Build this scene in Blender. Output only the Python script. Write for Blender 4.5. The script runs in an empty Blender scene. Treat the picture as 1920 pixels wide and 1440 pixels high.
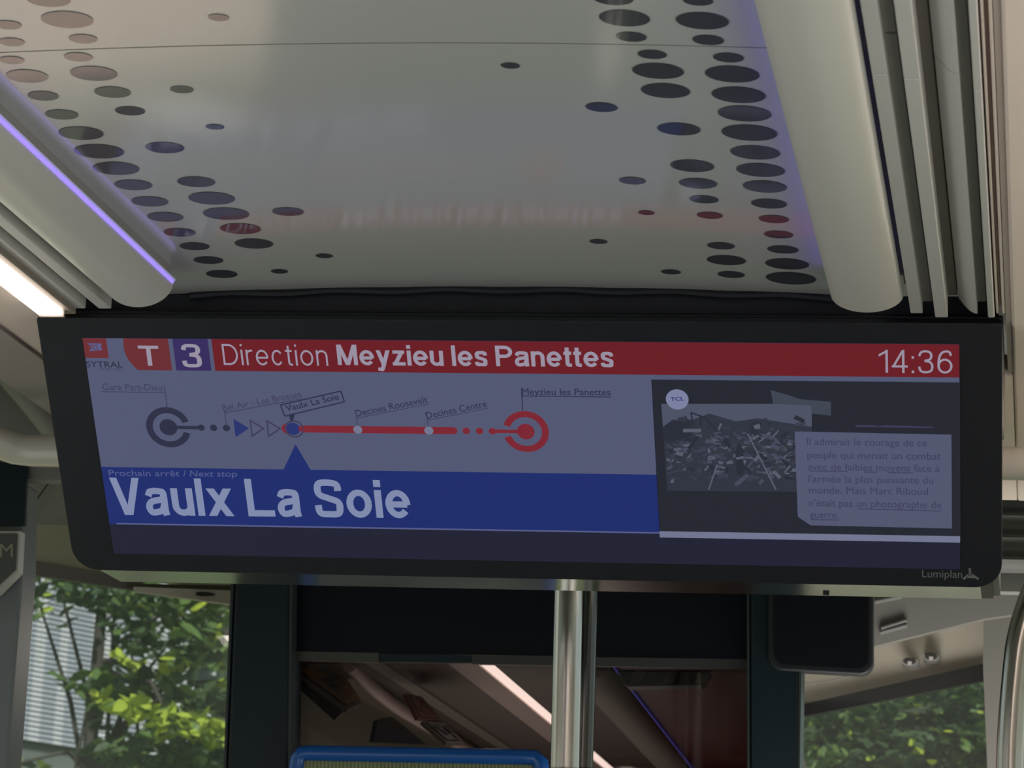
import bpy, math, random
from mathutils import Vector, Matrix, Euler, noise
random.seed(7)
SC = bpy.context.scene
COL = SC.collection

# ---------------------------------------------------------------- camera
F = 6000.0                                   # focal length in photo pixels (1920 wide)
def nrm(v): return v.normalized()
_u = nrm(Vector((985, 1330, 6000)))          # tram's long axis in camera axes (right, down, forward)
_t = Vector((1, .0095, -.1663)); _t = nrm(_t - _t.dot(_u)*_u)
_z = _t.cross(_u)
EYE = Vector((0, 0, 1.5))
def to_world(c): return Vector((c.dot(_t), c.dot(_u), c.dot(_z)))
cam_d = bpy.data.cameras.new('camera'); cam = bpy.data.objects.new('camera', cam_d); COL.objects.link(cam)
R = to_world(Vector((1, 0, 0))); U = to_world(Vector((0, -1, 0))); B = to_world(Vector((0, 0, -1)))
cam.matrix_world = Matrix(((R.x, U.x, B.x, EYE.x), (R.y, U.y, B.y, EYE.y), (R.z, U.z, B.z, EYE.z), (0, 0, 0, 1)))
cam_d.sensor_width = 36; cam_d.lens = F/1920*36; cam_d.clip_start = .05; cam_d.clip_end = 300
cam_d.dof.use_dof = True; cam_d.dof.focus_distance = 3.15; cam_d.dof.aperture_fstop = 26
SC.camera = cam

# ---------------------------------------------------------------- world, sun, exposure
SC.view_settings.view_transform = 'Standard'; SC.view_settings.look = 'None'
SC.view_settings.exposure = 0.0; SC.view_settings.gamma = 1; SC.view_settings.use_curve_mapping = False
w = bpy.data.worlds.new('sky'); SC.world = w; w.use_nodes = True
nt = w.node_tree; bg = nt.nodes['Background']
sky = nt.nodes.new('ShaderNodeTexSky'); sky.sky_type = 'NISHITA'; sky.sun_disc = False
sky.sun_elevation = math.radians(48); sky.sun_rotation = math.radians(200); sky.air_density = 1.5; sky.dust_density = 3
nt.links.new(sky.outputs[0], bg.inputs[0]); bg.inputs[1].default_value = .14
sd = bpy.data.lights.new('sun', 'SUN'); sd.energy = 6.3; sd.angle = .02; sd.color = (1, .95, .86)
so = bpy.data.objects.new('sun', sd); COL.objects.link(so); so.rotation_euler = Euler((math.radians(42), math.radians(-14), math.radians(35)))
def area(name, loc, rot, sx, sy, e, col):
    d = bpy.data.lights.new(name, 'AREA'); d.shape = 'RECTANGLE'; d.size = sx; d.size_y = sy; d.energy = e; d.color = col
    o = bpy.data.objects.new(name, d); COL.objects.link(o); o.location = loc; o.rotation_euler = Euler([math.radians(a) for a in rot]); return o
# daylight entering by the big side windows of the passenger saloon
area('left_window_daylight', (-1.70, .9, 1.35), (0, -90, 0), 1.0, 4.2, 15, (.96, 1, .97))
area('right_window_daylight', (.62, .4, 1.35), (0, 90, 0), 1.0, 4.2, 22, (1, .96, .92))

def spot(name, loc, target, e, deg, col, blend=1):
    d = bpy.data.lights.new(name, 'SPOT'); d.energy = e; d.spot_size = math.radians(deg); d.spot_blend = blend; d.color = col; d.shadow_soft_size = .03
    o = bpy.data.objects.new(name, d); COL.objects.link(o); o.location = loc; o.rotation_euler = (Vector(target)-Vector(loc)).to_track_quat('-Z', 'Y').to_euler(); return o
spot('board_fill_spot', (-1.38, 3.5, 1.75), (-1.40, 4.46, 1.35), 34, 70, (1, .86, .74), .4)  # added spot, brightens the board that the ceiling reflects
spot('ceiling_glow_spot', (-.68, 1.95, 1.25), (-.712, 2.502, 2.271), 11, 6.5, (.97, 1, 1))  # added spot from below, throws a pale glow onto the ceiling

o_ = area('header_fill_light', (-.05, 4.25, 1.50), (0, 0, 0), .5, .4, 8, (1, .96, .90)); o_.rotation_euler = (Vector((-.25, 5.0, 2.12))-Vector(o_.location)).to_track_quat('-Z', 'Y').to_euler()  # added fill light below the view, brightens the cream header

# ---------------------------------------------------------------- pixel -> point helpers
def ray(px, py): return to_world(Vector((px-960, py-720, F)))
def atY(px, py, y): r = ray(px, py); return EYE + r*(y/r.y)
def atZ(px, py, z): r = ray(px, py); return EYE + r*((z-EYE.z)/r.z)

# ---------------------------------------------------------------- materials
MAT = {}
def lin(c): return tuple(((v/255)/12.92 if v/255 <= .04045 else ((v/255+.055)/1.055)**2.4) for v in c)
def mat(name, col, rough=.5, metal=0, coat=0, coat_r=.1, emit=None, es=0, noise_amt=0, nscale=6, spec=.5, bump=0, bscale=200, trans=0):
    if name in MAT: return MAT[name]
    m = bpy.data.materials.new(name); m.use_nodes = True; n = m.node_tree; b = n.nodes['Principled BSDF']
    b.inputs['Base Color'].default_value = (*col, 1); b.inputs['Roughness'].default_value = rough
    b.inputs['Metallic'].default_value = metal; b.inputs['Coat Weight'].default_value = coat; b.inputs['Coat Roughness'].default_value = coat_r
    b.inputs['Specular IOR Level'].default_value = spec
    if trans: b.inputs['Transmission Weight'].default_value = trans
    if emit: b.inputs['Emission Color'].default_value = (*emit, 1); b.inputs['Emission Strength'].default_value = es
    tc = n.nodes.new('ShaderNodeTexCoord')
    if noise_amt:
        t = n.nodes.new('ShaderNodeTexNoise'); t.inputs['Scale'].default_value = nscale; t.inputs['Detail'].default_value = 5
        n.links.new(tc.outputs['Object'], t.inputs['Vector'])
        mx = n.nodes.new('ShaderNodeMix'); mx.data_type = 'RGBA'
        mx.inputs[6].default_value = (*[c*(1-noise_amt) for c in col], 1); mx.inputs[7].default_value = (*[min(1, c*(1+noise_amt)) for c in col], 1)
        n.links.new(t.outputs['Fac'], mx.inputs[0]); n.links.new(mx.outputs[2], b.inputs['Base Color'])
    if bump:
        t2 = n.nodes.new('ShaderNodeTexNoise'); t2.inputs['Scale'].default_value = bscale
        n.links.new(tc.outputs['Object'], t2.inputs['Vector'])
        bp = n.nodes.new('ShaderNodeBump'); bp.inputs['Strength'].default_value = bump; bp.inputs['Distance'].default_value = .001
        n.links.new(t2.outputs['Fac'], bp.inputs['Height']); n.links.new(bp.outputs[0], b.inputs['Normal'])
    MAT[name] = m; return m
def glass(name, tint, refl, veil=0):
    m = bpy.data.materials.new(name); m.use_nodes = True; n = m.node_tree; n.nodes.clear()
    o = n.nodes.new('ShaderNodeOutputMaterial'); mx = n.nodes.new('ShaderNodeMixShader')
    tr = n.nodes.new('ShaderNodeBsdfTransparent'); tr.inputs[0].default_value = (*tint, 1)
    gl = n.nodes.new('ShaderNodeBsdfGlossy'); gl.inputs['Roughness'].default_value = .02
    fr = n.nodes.new('ShaderNodeFresnel'); fr.inputs[0].default_value = 1.45
    mt = n.nodes.new('ShaderNodeMath'); mt.operation = 'MULTIPLY'; mt.inputs[1].default_value = refl
    n.links.new(fr.outputs[0], mt.inputs[0]); n.links.new(mt.outputs[0], mx.inputs[0])
    n.links.new(tr.outputs[0], mx.inputs[1]); n.links.new(gl.outputs[0], mx.inputs[2]); 
    if veil:                                # haze over the view, mixed into the pane as a pale veil
        df = n.nodes.new('ShaderNodeBsdfDiffuse'); df.inputs[0].default_value = (.8, .82, .8, 1); tl = n.nodes.new('ShaderNodeBsdfTranslucent'); tl.inputs[0].default_value = (.8, .82, .8, 1)
        m1 = n.nodes.new('ShaderNodeMixShader'); n.links.new(df.outputs[0], m1.inputs[1]); n.links.new(tl.outputs[0], m1.inputs[2])
        m2 = n.nodes.new('ShaderNodeMixShader'); m2.inputs[0].default_value = veil; n.links.new(mx.outputs[0], m2.inputs[1]); n.links.new(m1.outputs[0], m2.inputs[2]); mx = m2
    n.links.new(mx.outputs[0], o.inputs[0])
    MAT[name] = m; return m
WHITE = mat('white_gloss_panel', (.55, .565, .545), .42, coat=1, coat_r=.115, noise_amt=.03, nscale=3)
DOT = mat('dark_perforation', (.045, .05, .066), .5, coat=1, coat_r=.06, noise_amt=.1, nscale=20)
TUBE = mat('cream_moulding', (.60, .59, .55), .38, noise_amt=.03, nscale=4, bump=.1)
SLAT = mat('grey_white_slat', (.54, .53, .51), .42, noise_amt=.05, nscale=5)
SLATD = mat('grey_recess', (.30, .29, .27), .6, noise_amt=.12, nscale=9)
GAP = mat('dark_gap', (.12, .105, .09), .7, noise_amt=.15, nscale=15)
BROWN = mat('taupe_trim', (.27, .23, .19), .5, noise_amt=.08)
BEIGE = mat('beige_panel', (.82, .69, .64), .45, noise_amt=.04)
PINK = mat('warm_white_panel', (.82, .69, .62), .42, noise_amt=.04)
ROSE = mat('rose_grey_trim', (.46, .37, .33), .5, noise_amt=.05)
BLACK = mat('black_plastic', (.014, .0155, .020), .45, spec=.3, noise_amt=.15, nscale=60, bump=.2, bscale=900)
NAVY = mat('blue_black_frame', (.008, .018, .026), .35, spec=.3, noise_amt=.15, nscale=12)
SOOT = mat('soot_black_panel', (.006, .008, .013), .4, spec=.15, noise_amt=.1)
CREAM = mat('cream_panel', (.62, .58, .49), .5, noise_amt=.05)
OLIVE = mat('olive_cream_panel', (.40, .40, .29), .5, noise_amt=.05)
GREYM = mat('mid_grey_panel', (.22, .22, .21), .55, noise_amt=.1)
BELL = mat('bellows_rubber', (.13, .13, .125), .7, noise_amt=.2, nscale=14)
CHROME = mat('brushed_steel', (.62, .60, .56), .22, metal=1, noise_amt=.05, nscale=30)
STEELW = mat('pale_painted_rail', (.72, .68, .60), .3, coat=.3)
LAMP = mat('white_lamp_diffuser', (.9, .88, .82), .5, emit=(1, .87, .76), es=4.2)
LEDM = mat('violet_led', (.3, .25, .8), .5, emit=(.23, .15, 1), es=1.5)
LENS = mat('frosted_led_edge', (.5, .48, .6), .35, emit=(.40, .36, .8), es=.35)
BLUE = mat('blue_enamel', (.004, .095, .40), .35, coat=.3)
UNDER = mat('satin_metal_underside', (.42, .43, .38), .16, metal=1)
GLASS = glass('clear_window', (.82, .87, .86), 1.0, .07)
DARKGLASS = glass('tinted_partition_glass', (.62, .58, .58), 1.0)

# ---------------------------------------------------------------- mesh builder
class MB:
    def __init__(s): s.v = []; s.f = []; s.m = []; s.mats = []
    def mi(s, m):
        if m not in s.mats: s.mats.append(m)
        return s.mats.index(m)
    def poly(s, pts, m):
        i = len(s.v); s.v += [tuple(p) for p in pts]; s.f.append(tuple(range(i, i+len(pts)))); s.m.append(s.mi(m))
    def box(s, x0, x1, y0, y1, z0, z1, m):
        a = [(x0, y0, z0), (x1, y0, z0), (x1, y1, z0), (x0, y1, z0), (x0, y0, z1), (x1, y0, z1), (x1, y1, z1), (x0, y1, z1)]
        i = len(s.v); s.v += a; k = s.mi(m)
        for f in ((0, 3, 2, 1), (4, 5, 6, 7), (0, 1, 5, 4), (1, 2, 6, 5), (2, 3, 7, 6), (3, 0, 4, 7)):
            s.f.append(tuple(i+q for q in f)); s.m.append(k)
    def prism(s, pts, off, m, mside=None):            # polygon pts extruded by vector off
        off = Vector(off); n = len(pts); i = len(s.v)
        s.v += [tuple(Vector(p)) for p in pts] + [tuple(Vector(p)+off) for p in pts]
        k = s.mi(m); ks = s.mi(mside or m)
        s.f.append(tuple(range(i, i+n))); s.m.append(k)
        s.f.append(tuple(range(i+2*n-1, i+n-1, -1))); s.m.append(k)
        for q in range(n):
            r = (q+1) % n; s.f.append((i+r, i+q, i+n+q, i+n+r)); s.m.append(ks)
    def tube(s, path, rad, m, seg=20):
        path = [Vector(p) for p in path]; i0 = len(s.v); k = s.mi(m); up = None
        for q, p in enumerate(path):
            d = (path[min(q+1, len(path)-1)] - path[max(q-1, 0)]).normalized()
            if up is None: up = d.orthogonal().normalized()
            a = (up - up.dot(d)*d).normalized(); up = a; b = d.cross(a)
            r = rad[q] if isinstance(rad, (list, tuple)) else rad
            for j in range(seg):
                t = 2*math.pi*j/seg; s.v.append(tuple(p + a*math.cos(t)*r + b*math.sin(t)*r))
        for q in range(len(path)-1):
            for j in range(seg):
                j2 = (j+1) % seg
                s.f.append((i0+q*seg+j, i0+q*seg+j2, i0+(q+1)*seg+j2, i0+(q+1)*seg+j)); s.m.append(k)
        s.f.append(tuple(i0+j for j in range(seg))[::-1]); s.m.append(k)
        s.f.append(tuple(i0+(len(path)-1)*seg+j for j in range(seg))); s.m.append(k)
    def build(s, name, parent=None, smooth=False, bevel=0, loc=None):
        me = bpy.data.meshes.new(name); v = s.v
        if loc is not None: v = [(p[0]-loc[0], p[1]-loc[1], p[2]-loc[2]) for p in v]
        me.from_pydata(v, [], s.f)
        for m in s.mats: me.materials.append(m)
        for p, k in zip(me.polygons, s.m): p.material_index = k; p.use_smooth = smooth
        me.validate(); me.update()
        o = bpy.data.objects.new(name, me); COL.objects.link(o)
        if loc is not None: o.location = loc
        if parent is not None:
            o.parent = parent; o.matrix_parent_inverse = Matrix.Translation(-parent.location)
        if bevel:
            b = o.modifiers.new('bevel', 'BEVEL'); b.width = bevel; b.segments = 3; b.limit_method = 'ANGLE'; b.angle_limit = math.radians(40)
        if smooth:
            try: me.set_sharp_from_angle(angle=math.radians(38))
            except Exception: pass
        return o
def thing(name, label, cat, loc, group=None):
    o = bpy.data.objects.new(name, None); COL.objects.link(o); o.location = loc; o.empty_display_size = .05
    return tag(o, label, cat, group)
def tag(o, label, cat, group=None, kind=None):
    o['label'] = label; o['category'] = cat
    if group: o['group'] = group
    if kind: o['kind'] = kind
    return o
def struct(o, label=None):
    o['kind'] = 'structure'
    if label: o['label'] = label
    return o

# ================================================================ SETTING: ceiling
K = .922
YEND = 3.378*K; XC = -.575*K
def ceil_z(x): return 1.5 + K*(.842 - .008*((x-XC)/(.37*K))**2)
def on_ceiling(px, py):
    z = 1.5+.835*K
    for _ in range(8): p = atZ(px, py, z); z = ceil_z(p.x)
    return atZ(px, py, z)
DOTS = [(15,46,55),(22,78,52),(22,112,50),(51,142,84),(81,179,62),(116,214,66),(152,249,90),(186,283,99),(218,315,92),(250,346,75),(281,377,73),(310,406,71),(337,435,63),(365,461,59),(391,487,58),(416,513,62),
 (91,-2,90),(126,36,105),(156,72,57),(147,106,57),(176,137,94),(211,172,73),(244,207,60),(309,276,77),(368,340,75),(397,371,92),(424,400,91),(451,428,80),(476,456,76),
 (410,32,42),(341,167,47),(403,237,37),(540,396,62),(608,479,34),(524,508,34),
 (957,122,38),(1128,200,63),(1186,338,52),(1212,398,32),(1122,452,35),(1258,509,38),
 (1150,-4,80),(1171,33,100),(1184,68,60),(1223,101,57),(1234,132,101),(1248,169,96),(1273,241,84),(1298,310,85),(1309,343,74),(1320,373,56),(1331,403,50),(1352,460,53),(1362,487,75),(1371,514,52),
 (1309,0,60),(1317,38,104),(1328,74,62),(1366,107,60),(1373,138,106),(1385,177,105),(1396,212,104),(1405,248,108),(1416,285,96),(1426,318,94),(1434,349,85),(1442,381,69),(1451,410,58),(1460,439,56),(1468,467,60),(1476,494,84),(1483,521,96)]
SEAM = 2.526*K
def ceiling_piece(name, y0, y1, lab):
    m = MB(); N = 28; x0, x1 = -1.06*K, -.17*K
    for i in range(N):
        a = x0+(x1-x0)*i/N; b = x0+(x1-x0)*(i+1)/N
        m.poly([(a, y0, ceil_z(a)), (a, y1, ceil_z(a)), (b, y1, ceil_z(b)), (b, y0, ceil_z(b))], WHITE)
        m.poly([(a, y0, ceil_z(a)+.012), (b, y0, ceil_z(b)+.012), (b, y1, ceil_z(b)+.012), (a, y1, ceil_z(a)+.012)], WHITE)
        m.poly([(a, y1, ceil_z(a)), (a, y1, ceil_z(a)+.012), (b, y1, ceil_z(b)+.012), (b, y1, ceil_z(b))], SLATD)
        m.poly([(a, y0, ceil_z(a)), (b, y0, ceil_z(b)), (b, y0, ceil_z(b)+.012), (a, y0, ceil_z(a)+.012)], SLATD)
    for px, py, wd in DOTS:
        c = on_ceiling(px, py); 
        if not (y0 < c.y <= y1): continue
        r = wd/2*c.y/F*1.01
        pts = []
        for k in range(36):
            t = -2*math.pi*k/36; x = c.x+r*math.cos(t); y = c.y+r*math.sin(t)
            y = min(max(y, y0+.001), y1-.001); pts.append((x, y, ceil_z(x)-.0006))
        m.poly(pts, DOT)
    return struct(m.build(name, smooth=True), lab)
ceiling_piece('ceiling', SEAM+.0012, YEND, 'glossy white ceiling panel with dark round perforations')
near = []
def near_dots():
    # the same hole pattern running on over the passengers' heads, out of the picture
    for k in range(60):
        y = 2.10 - k*.057
        for x, wd in ((-.24, .042), (-.29, .035), (-.785, .042), (-.83, .034)):
            if random.random() < .85: near.append((x, y, wd*random.uniform(.6, 1)))
near_dots()
m = ceiling_piece('ceiling', -3.9, SEAM-.0012, 'nearer glossy ceiling panel beyond the seam')
mm = MB()
for x, y, wd in near:
    mm.poly([(x+wd/2*math.cos(-t*math.pi/12), y+wd/2*math.sin(-t*math.pi/12), ceil_z(x)-.0006) for t in range(24)], DOT)
mm.build('perforation', m)
# roof over everything, keeps the sky out of the voids
m = MB(); m.box(-1.82, .76, -4, 5.45, 2.45, 2.50, GREYM); struct(m.build('ceiling'), 'outer roof shell')

# ================================================================ ceiling mouldings (round tubes beside the ceiling)
YT = 3.256*K
def moulding(pl, pb, pr, y0, y1, name, lab):
    """half round moulding: left edge, lowest point, right edge as points of its end"""
    xl, xr = pl.x, pr.x; cx = (xl+xr)/2; a = (xr-xl)/2; zt = min(pl.z, pr.z)+.002; b = zt-pb.z
    prof = [(cx+a*math.cos(t), zt+b*math.sin(t)) for t in [math.pi+math.pi*k/24 for k in range(25)]]
    prof += [(xr-.006, zt+.008), (xl+.006, zt+.008)]
    m = MB(); m.prism([(x, y0, z) for x, z in prof], (0, y1-y0, 0), TUBE)
    return struct(m.build(name, smooth=True), lab)
def longit_x(px, py, z): return atZ(px, py, z).x
pl, pb, pr = atY(1558, 541, YT), atY(1634, 586, YT), atY(1694, 556, YT)
moulding(pl, pb, pr, -3.9, YT, 'trim_1', 'round cream ceiling moulding on the right')
RTX0, RTX1 = pl.x, pr.x
pr, pb = atY(325, 533, YT), atY(252, 576, YT)
pl = Vector((pr.x-.070, YT, pr.z)); pb.x = (pl.x+pr.x)/2
moulding(pl, pb, pr, -3.9, YT, 'trim_2', 'round cream ceiling moulding on the left')
LTX0, LTX1, LTZ = pl.x, pr.x, pr.z
# violet led strips lying on the inner shoulders of both mouldings
def led(x, sgn, z, label, led_m=LEDM):
    t = thing('led_strip', label, 'light', (x, YT, z))
    m = MB(); m.box(min(x, x+sgn*.0035), max(x, x+sgn*.0035), -3.8, YT-.004, z-.0005, z+.0016, led_m); m.build('led_tape', t)
    m = MB(); m.box(min(x-sgn*.001, x+sgn*.0045), max(x-sgn*.001, x+sgn*.0045), -3.8, YT-.002, z+.0022, z+.0042, LENS); m.build('diffuser', t)
led(LTX1-.002, 1, LTZ+.0005, 'thin violet light line along the inner edge of the left ceiling moulding')
led(RTX0+.002, -1, pl.z+.010, 'violet light line hidden behind the right ceiling moulding, tinting the ceiling', mat('violet_led_bright', (.3, .25, .8), .5, emit=(.25, .18, 1), es=6.5))
m = MB(); m.box(LTX0, LTX1-.004, -3.9, YT-.001, LTZ+.003, 2.45, SLATD); struct(m.build('trim_3'), 'backing above left moulding')
m = MB(); m.box(RTX0+.01, RTX1, -3.9, YT-.001, LTZ+.012, 2.45, SLATD); struct(m.build('trim_4'), 'backing above right moulding')

# ================================================================ right side slats
n_trim = 5
def slat(x0, x1, z, h, mt, ya=-3.9, yb=3.055, joint=None, name=None, bev=.0012, lab=None):
    global n_trim
    segs = [(ya, yb)] if joint is None else [(ya, joint-.0015), (joint+.0015, yb)]
    for a, b in segs:
        m = MB(); m.box(x0, x1, a, b, z, z+h, mt)
        o = m.build('trim_%d' % n_trim, bevel=bev); n_trim += 1; struct(o, lab)
def rx(px, z): return atZ(px, 525, z).x
Zs = 1.5+.8*K
J = 2.49*K
slat(rx(1697, Zs), rx(1721, Zs), Zs, .03, SLAT, joint=J, lab='pale ceiling slat')
slat(rx(1721, Zs+.012), rx(1743, Zs+.012), Zs+.012, .02, SLATD, joint=J-.06)
slat(rx(1744, Zs-.004), rx(1769, Zs-.004), Zs-.004, .034, SLAT, joint=J, lab='pale ceiling slat')
slat(rx(1769, Zs+.018), rx(1792, Zs+.018), Zs+.018, .02, GAP)
# rounded slat
zc = Zs; xa, xb = rx(1790, zc), rx(1828, zc)
for a, b in ((-3.9, J-.0015), (J+.0015, 3.055)):
    m = MB(); pr_ = [(xa+(xb-xa)*k/10, zc+.016*(1-math.sin(math.pi/2*k/10))) for k in range(11)] + [(xb, zc+.03), (xa, zc+.03)]
    m.prism([(x, a, z) for x, z in pr_], (0, b-a, 0), SLAT); struct(m.build('trim_%d' % n_trim, smooth=True), 'rounded pale ceiling slat'); n_trim += 1
slat(rx(1828, Zs+.012), rx(1847, Zs+.012), Zs+.012, .02, SLATD)
slat(rx(1848, Zs-.004), rx(1861, Zs-.004), Zs-.004, .034, SLAT, joint=J+.03)
slat(rx(1861, Zs+.008), rx(1864, Zs+.008), Zs+.008, .02, ROSE)
slat(rx(1864.5, Zs), rx(1869, Zs), Zs, .03, PINK, joint=J-.12)
slat(rx(1869, Zs+.008), rx(1876, Zs+.008), Zs+.008, .02, ROSE)
slat(rx(1876, Zs), rx(1882, Zs), Zs, .03, PINK)
m = MB()
ya, yb = -3.9, 3.315
m.prism([(rx(1883, Zs), ya, Zs), (rx(1894, Zs), ya, Zs), (rx(1894, Zs), ya, Zs+.03), (rx(1883, Zs), ya, Zs+.03)], (0, yb-ya, 0), ROSE)
struct(m.build('trim_%d' % n_trim), 'rose grey strip beside the bright panel'); n_trim += 1
m = MB(); m.box(rx(1894, Zs-.004), .30, -3.9, 4.05, Zs-.004, Zs+.03, PINK); struct(m.build('trim_%d' % n_trim, bevel=.003), 'bright warm white side ceiling panel'); n_trim += 1
m = MB(); m.box(rx(1850, Zs), rx(1894, Zs)-.0005, 3.32, 4.05, Zs-.003, Zs+.02, PINK); struct(m.build('trim_%d' % n_trim), 'warm white panel behind the screen'); n_trim += 1
m = MB(); m.box(RTX1-.002, rx(1894, Zs)-.001, -3.9, 3.06, Zs+.031, 2.45, GAP); struct(m.build('trim_%d' % n_trim)); n_trim += 1

# ================================================================ left side strips
def lx(py, z): return atZ(0, py, z).x
def lstrip(pya, pyb, z, mt, h=.03, yb=3.055, lab=None, bev=.001):
    slat(lx(pyb, z), lx(pya, z), z, h, mt, yb=yb, bev=bev, lab=lab)
Zl = 1.5+.8*K
lstrip(388, 402, Zl+.010, GAP, .02)
lstrip(402, 424, Zl, SLAT, lab='pale strip beside the left moulding')
lstrip(424, 446, Zl+.010, SLATD, .02)
lstrip(446, 474, Zl, SLAT)
lstrip(474, 497, Zl-.006, BROWN, lab='taupe strip above the lamp')
zl = Zl-.012
xa, xb = lx(534, zl), lx(498, zl)
t = thing('strip_lamp', 'bright white ceiling lamp strip at the left edge, running back behind the screen', 'lamp', (xa, 3.02, zl), None)
m = MB(); m.box(xa, xb, -3.8, 3.035, zl, zl+.012, LAMP); m.build('diffuser', t)
m = MB(); m.box(xa-.001, xb+.001, -3.8, 3.037, zl+.012, zl+.03, BROWN); m.build('lamp_housing', t)
m = MB(); m.box(xa-.001, xb+.001, 3.0371, 3.041, zl-.001, zl+.02, BROWN); m.build('end_cap', t)
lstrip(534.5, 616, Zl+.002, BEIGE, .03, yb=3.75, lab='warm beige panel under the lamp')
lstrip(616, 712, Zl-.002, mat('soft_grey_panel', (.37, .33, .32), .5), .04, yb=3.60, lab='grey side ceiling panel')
MAT['lg'] = None
m = MB(); m.box(-1.74, lx(446, Zl), -3.9, 3.06, Zl+.041, 2.44, GAP); struct(m.build('trim_%d' % n_trim)); n_trim += 1

t = thing('strip_lamp', 'warm lamp strip on the right side ceiling, just beyond the right edge', 'lamp', (.12, 3.6, Zs-.03))
m = MB(); m.box(.09, .125, -3.8, 3.7, Zs-.034, Zs-.022, mat('warm_lamp_diffuser', (.9, .85, .8), .5, emit=(1, .82, .72), es=7)); m.build('diffuser', t)
m = MB(); m.box(.088, .127, -3.8, 3.7, Zs-.0219, Zs-.005, BROWN); m.build('lamp_housing', t)
# ================================================================ bulkhead behind the display
m = MB()
N = 24; x0, x1 = atY(95, 600, YEND+.002).x, atY(1872, 600, YEND+.002).x
top = [(x0+(x1-x0)*k/N) for k in range(N+1)]
pts = [(x, YEND+.002, ceil_z(x)+.012 if -1.0*K < x < -.2*K else 2.27) for x in top] + [(x1, YEND+.002, 2.243), (x0, YEND+.002, 2.243)]
m.prism(pts, (0, .02, 0), BLACK); struct(m.build('wall_front'), 'dark bulkhead between ceiling and screen')
# ribbed dark rubber lip along ceiling end
m = MB(); m.tube([(x, YEND-.002, ceil_z(x)-.003-.0012*math.sin(x*55)) for x in [(-.87+.68*k/60) for k in range(61)]], .0045, BLACK, 8)
struct(m.build('trim_%d' % n_trim, smooth=True), 'black rubber lip at the ceiling end'); n_trim += 1

# ================================================================ DISPLAY
_d = to_world(Vector((873, 11580, 6000))); _d.x = 0; DD = _d.normalized()      # downwards along the tilted screen
XX = Vector((1, 0, 0)); NN = XX.cross(DD); 
A0 = atY(974, 600, 3.08)
if NN.dot(EYE-A0) < 0: NN = -NN
def scr(px, py, off=0):
    r = ray(px, py); P = EYE + r*((A0-EYE).dot(NN)/r.dot(NN)); return P + NN*off
def s2(px, py):
    P = scr(px, py); return (P.x, (P-A0).dot(DD))
def S3(x, v, off=0): return Vector((x, A0.y, A0.z)) + DD*v + NN*off
BX0, BX1, BV0, BV1 = -1.0236, -.0406, 0.001, .3035
BASE = S3((BX0+BX1)/2, BV1, -.10)
disp = thing('information_display', 'wide black overhead passenger screen showing the next stop Vaulx La Soie', 'screen', BASE)
def rrect(x0, x1, v0, v1, rtop, rbot, n=10):
    pts = []
    for cx, cv, r, a0 in ((x1-rbot, v1-rbot, rbot, 0), (x0+rbot, v1-rbot, rbot, 90), (x0+rtop, v0+rtop, rtop, 180), (x1-rtop, v0+rtop, rtop, 270)):
        for k in range(n+1):
            a = math.radians(a0+90*k/n); pts.append((cx+r*math.cos(a), cv+r*math.sin(a)))
    return pts
m = MB(); m.prism([S3(x, v, -.001) for x, v in rrect(BX0, BX1, BV0, BV1, .004, .028)], -NN*.010, BLACK); m.build('bezel', disp, bevel=.0012)
SHELL = mat('pale_shell', (.55, .55, .50), .35)
# shell: pale tray behind the bezel, its underside a flat satin metal plate
zb = S3(0, BV1, 0).z
m = MB(); m.prism([S3(x, v, -.0112) for x, v in rrect(BX0+.0005, BX1-.0005, BV0+.006, BV1-.0015, .004, .030)], -NN*.013, SHELL); m.build('rear_shell', disp, bevel=.002)
yf = S3(0, BV1, -.024).y
zu = atY(900, 1072, yf).z
ybk = atZ(900, 1104, zu).y
m = MB()
xl = atZ(175, 1062, zu).x; xr = atZ(1838, 1098, zu).x
prof = [(yf-.022, zu), (ybk, zu), (ybk, 2.225), (3.14, 2.225)]
m.prism([(xl, y, z) for y, z in prof], (xr-xl, 0, 0), UNDER, UNDER); m.build('underside_plate', disp)
m = MB(); m.prism([(xr+.0004, y, z+.0006) for y, z in prof], (.012, 0, 0), BLACK); m.build('end_cap', disp)
m = MB(); m.prism([(xr+.0126, y, z+.004) for y, z in prof], (.007, 0, 0), GREYM); m.build('end_cap', disp)
for px, py in ((1541, 1091), (1549, 1112)):
    m = MB(); c = atZ(px, py, zu-.0005); m.tube([c+Vector((0, 0, .002)), c+Vector((0, 0, -.002))], .0035, BLACK, 12); m.build('screw', disp)
# top cover and mount
m = MB(); a = S3(BX0, BV0, -.012)
m.prism([(BX0, y, z) for y, z in ((a.y+.002, a.z+.002), (a.y+.012, a.z+.006), (3.30, a.z+.006), (3.30, a.z-.08), (a.y+.07, a.z-.09))], (BX1-BX0, 0, 0), BLACK); m.build('top_cover', disp, bevel=.002)

# --- picture on the screen: emitting layers, each a sheet a fraction of a millimetre above the last
panel = MB(); panel.prism([S3(x, v, -.0008) for x, v in ((-.9768, .0235), (-.0826, .0235), (-.0826, .282), (-.9768, .282))], -NN*.0006,
    mat('lcd_black', (.01, .01, .014), .3, emit=lin((26, 28, 44)), es=.6))
panel = panel.build('lcd_panel', disp)
def em(name, rgb, s=1.0):
    return mat('lit_'+name, (.01, .01, .012), .32, emit=lin(rgb), es=s, spec=.35)
E_WHITE = em('white', (80, 85, 113)); E_RED = em('red', (104, 20, 30)); E_ORANGE = em('orange_red', (104, 38, 44)); E_PURPLE = em('purple', (50, 38, 92))
E_BLUE = em('blue', (22, 40, 106)); E_TEXT = em('text', (150, 142, 160)); E_BIG = em('big_text', (126, 136, 170)); E_DARK = em('ink', (40, 42, 66)); E_GREY = em('grey_ink', (62, 60, 84))
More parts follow.
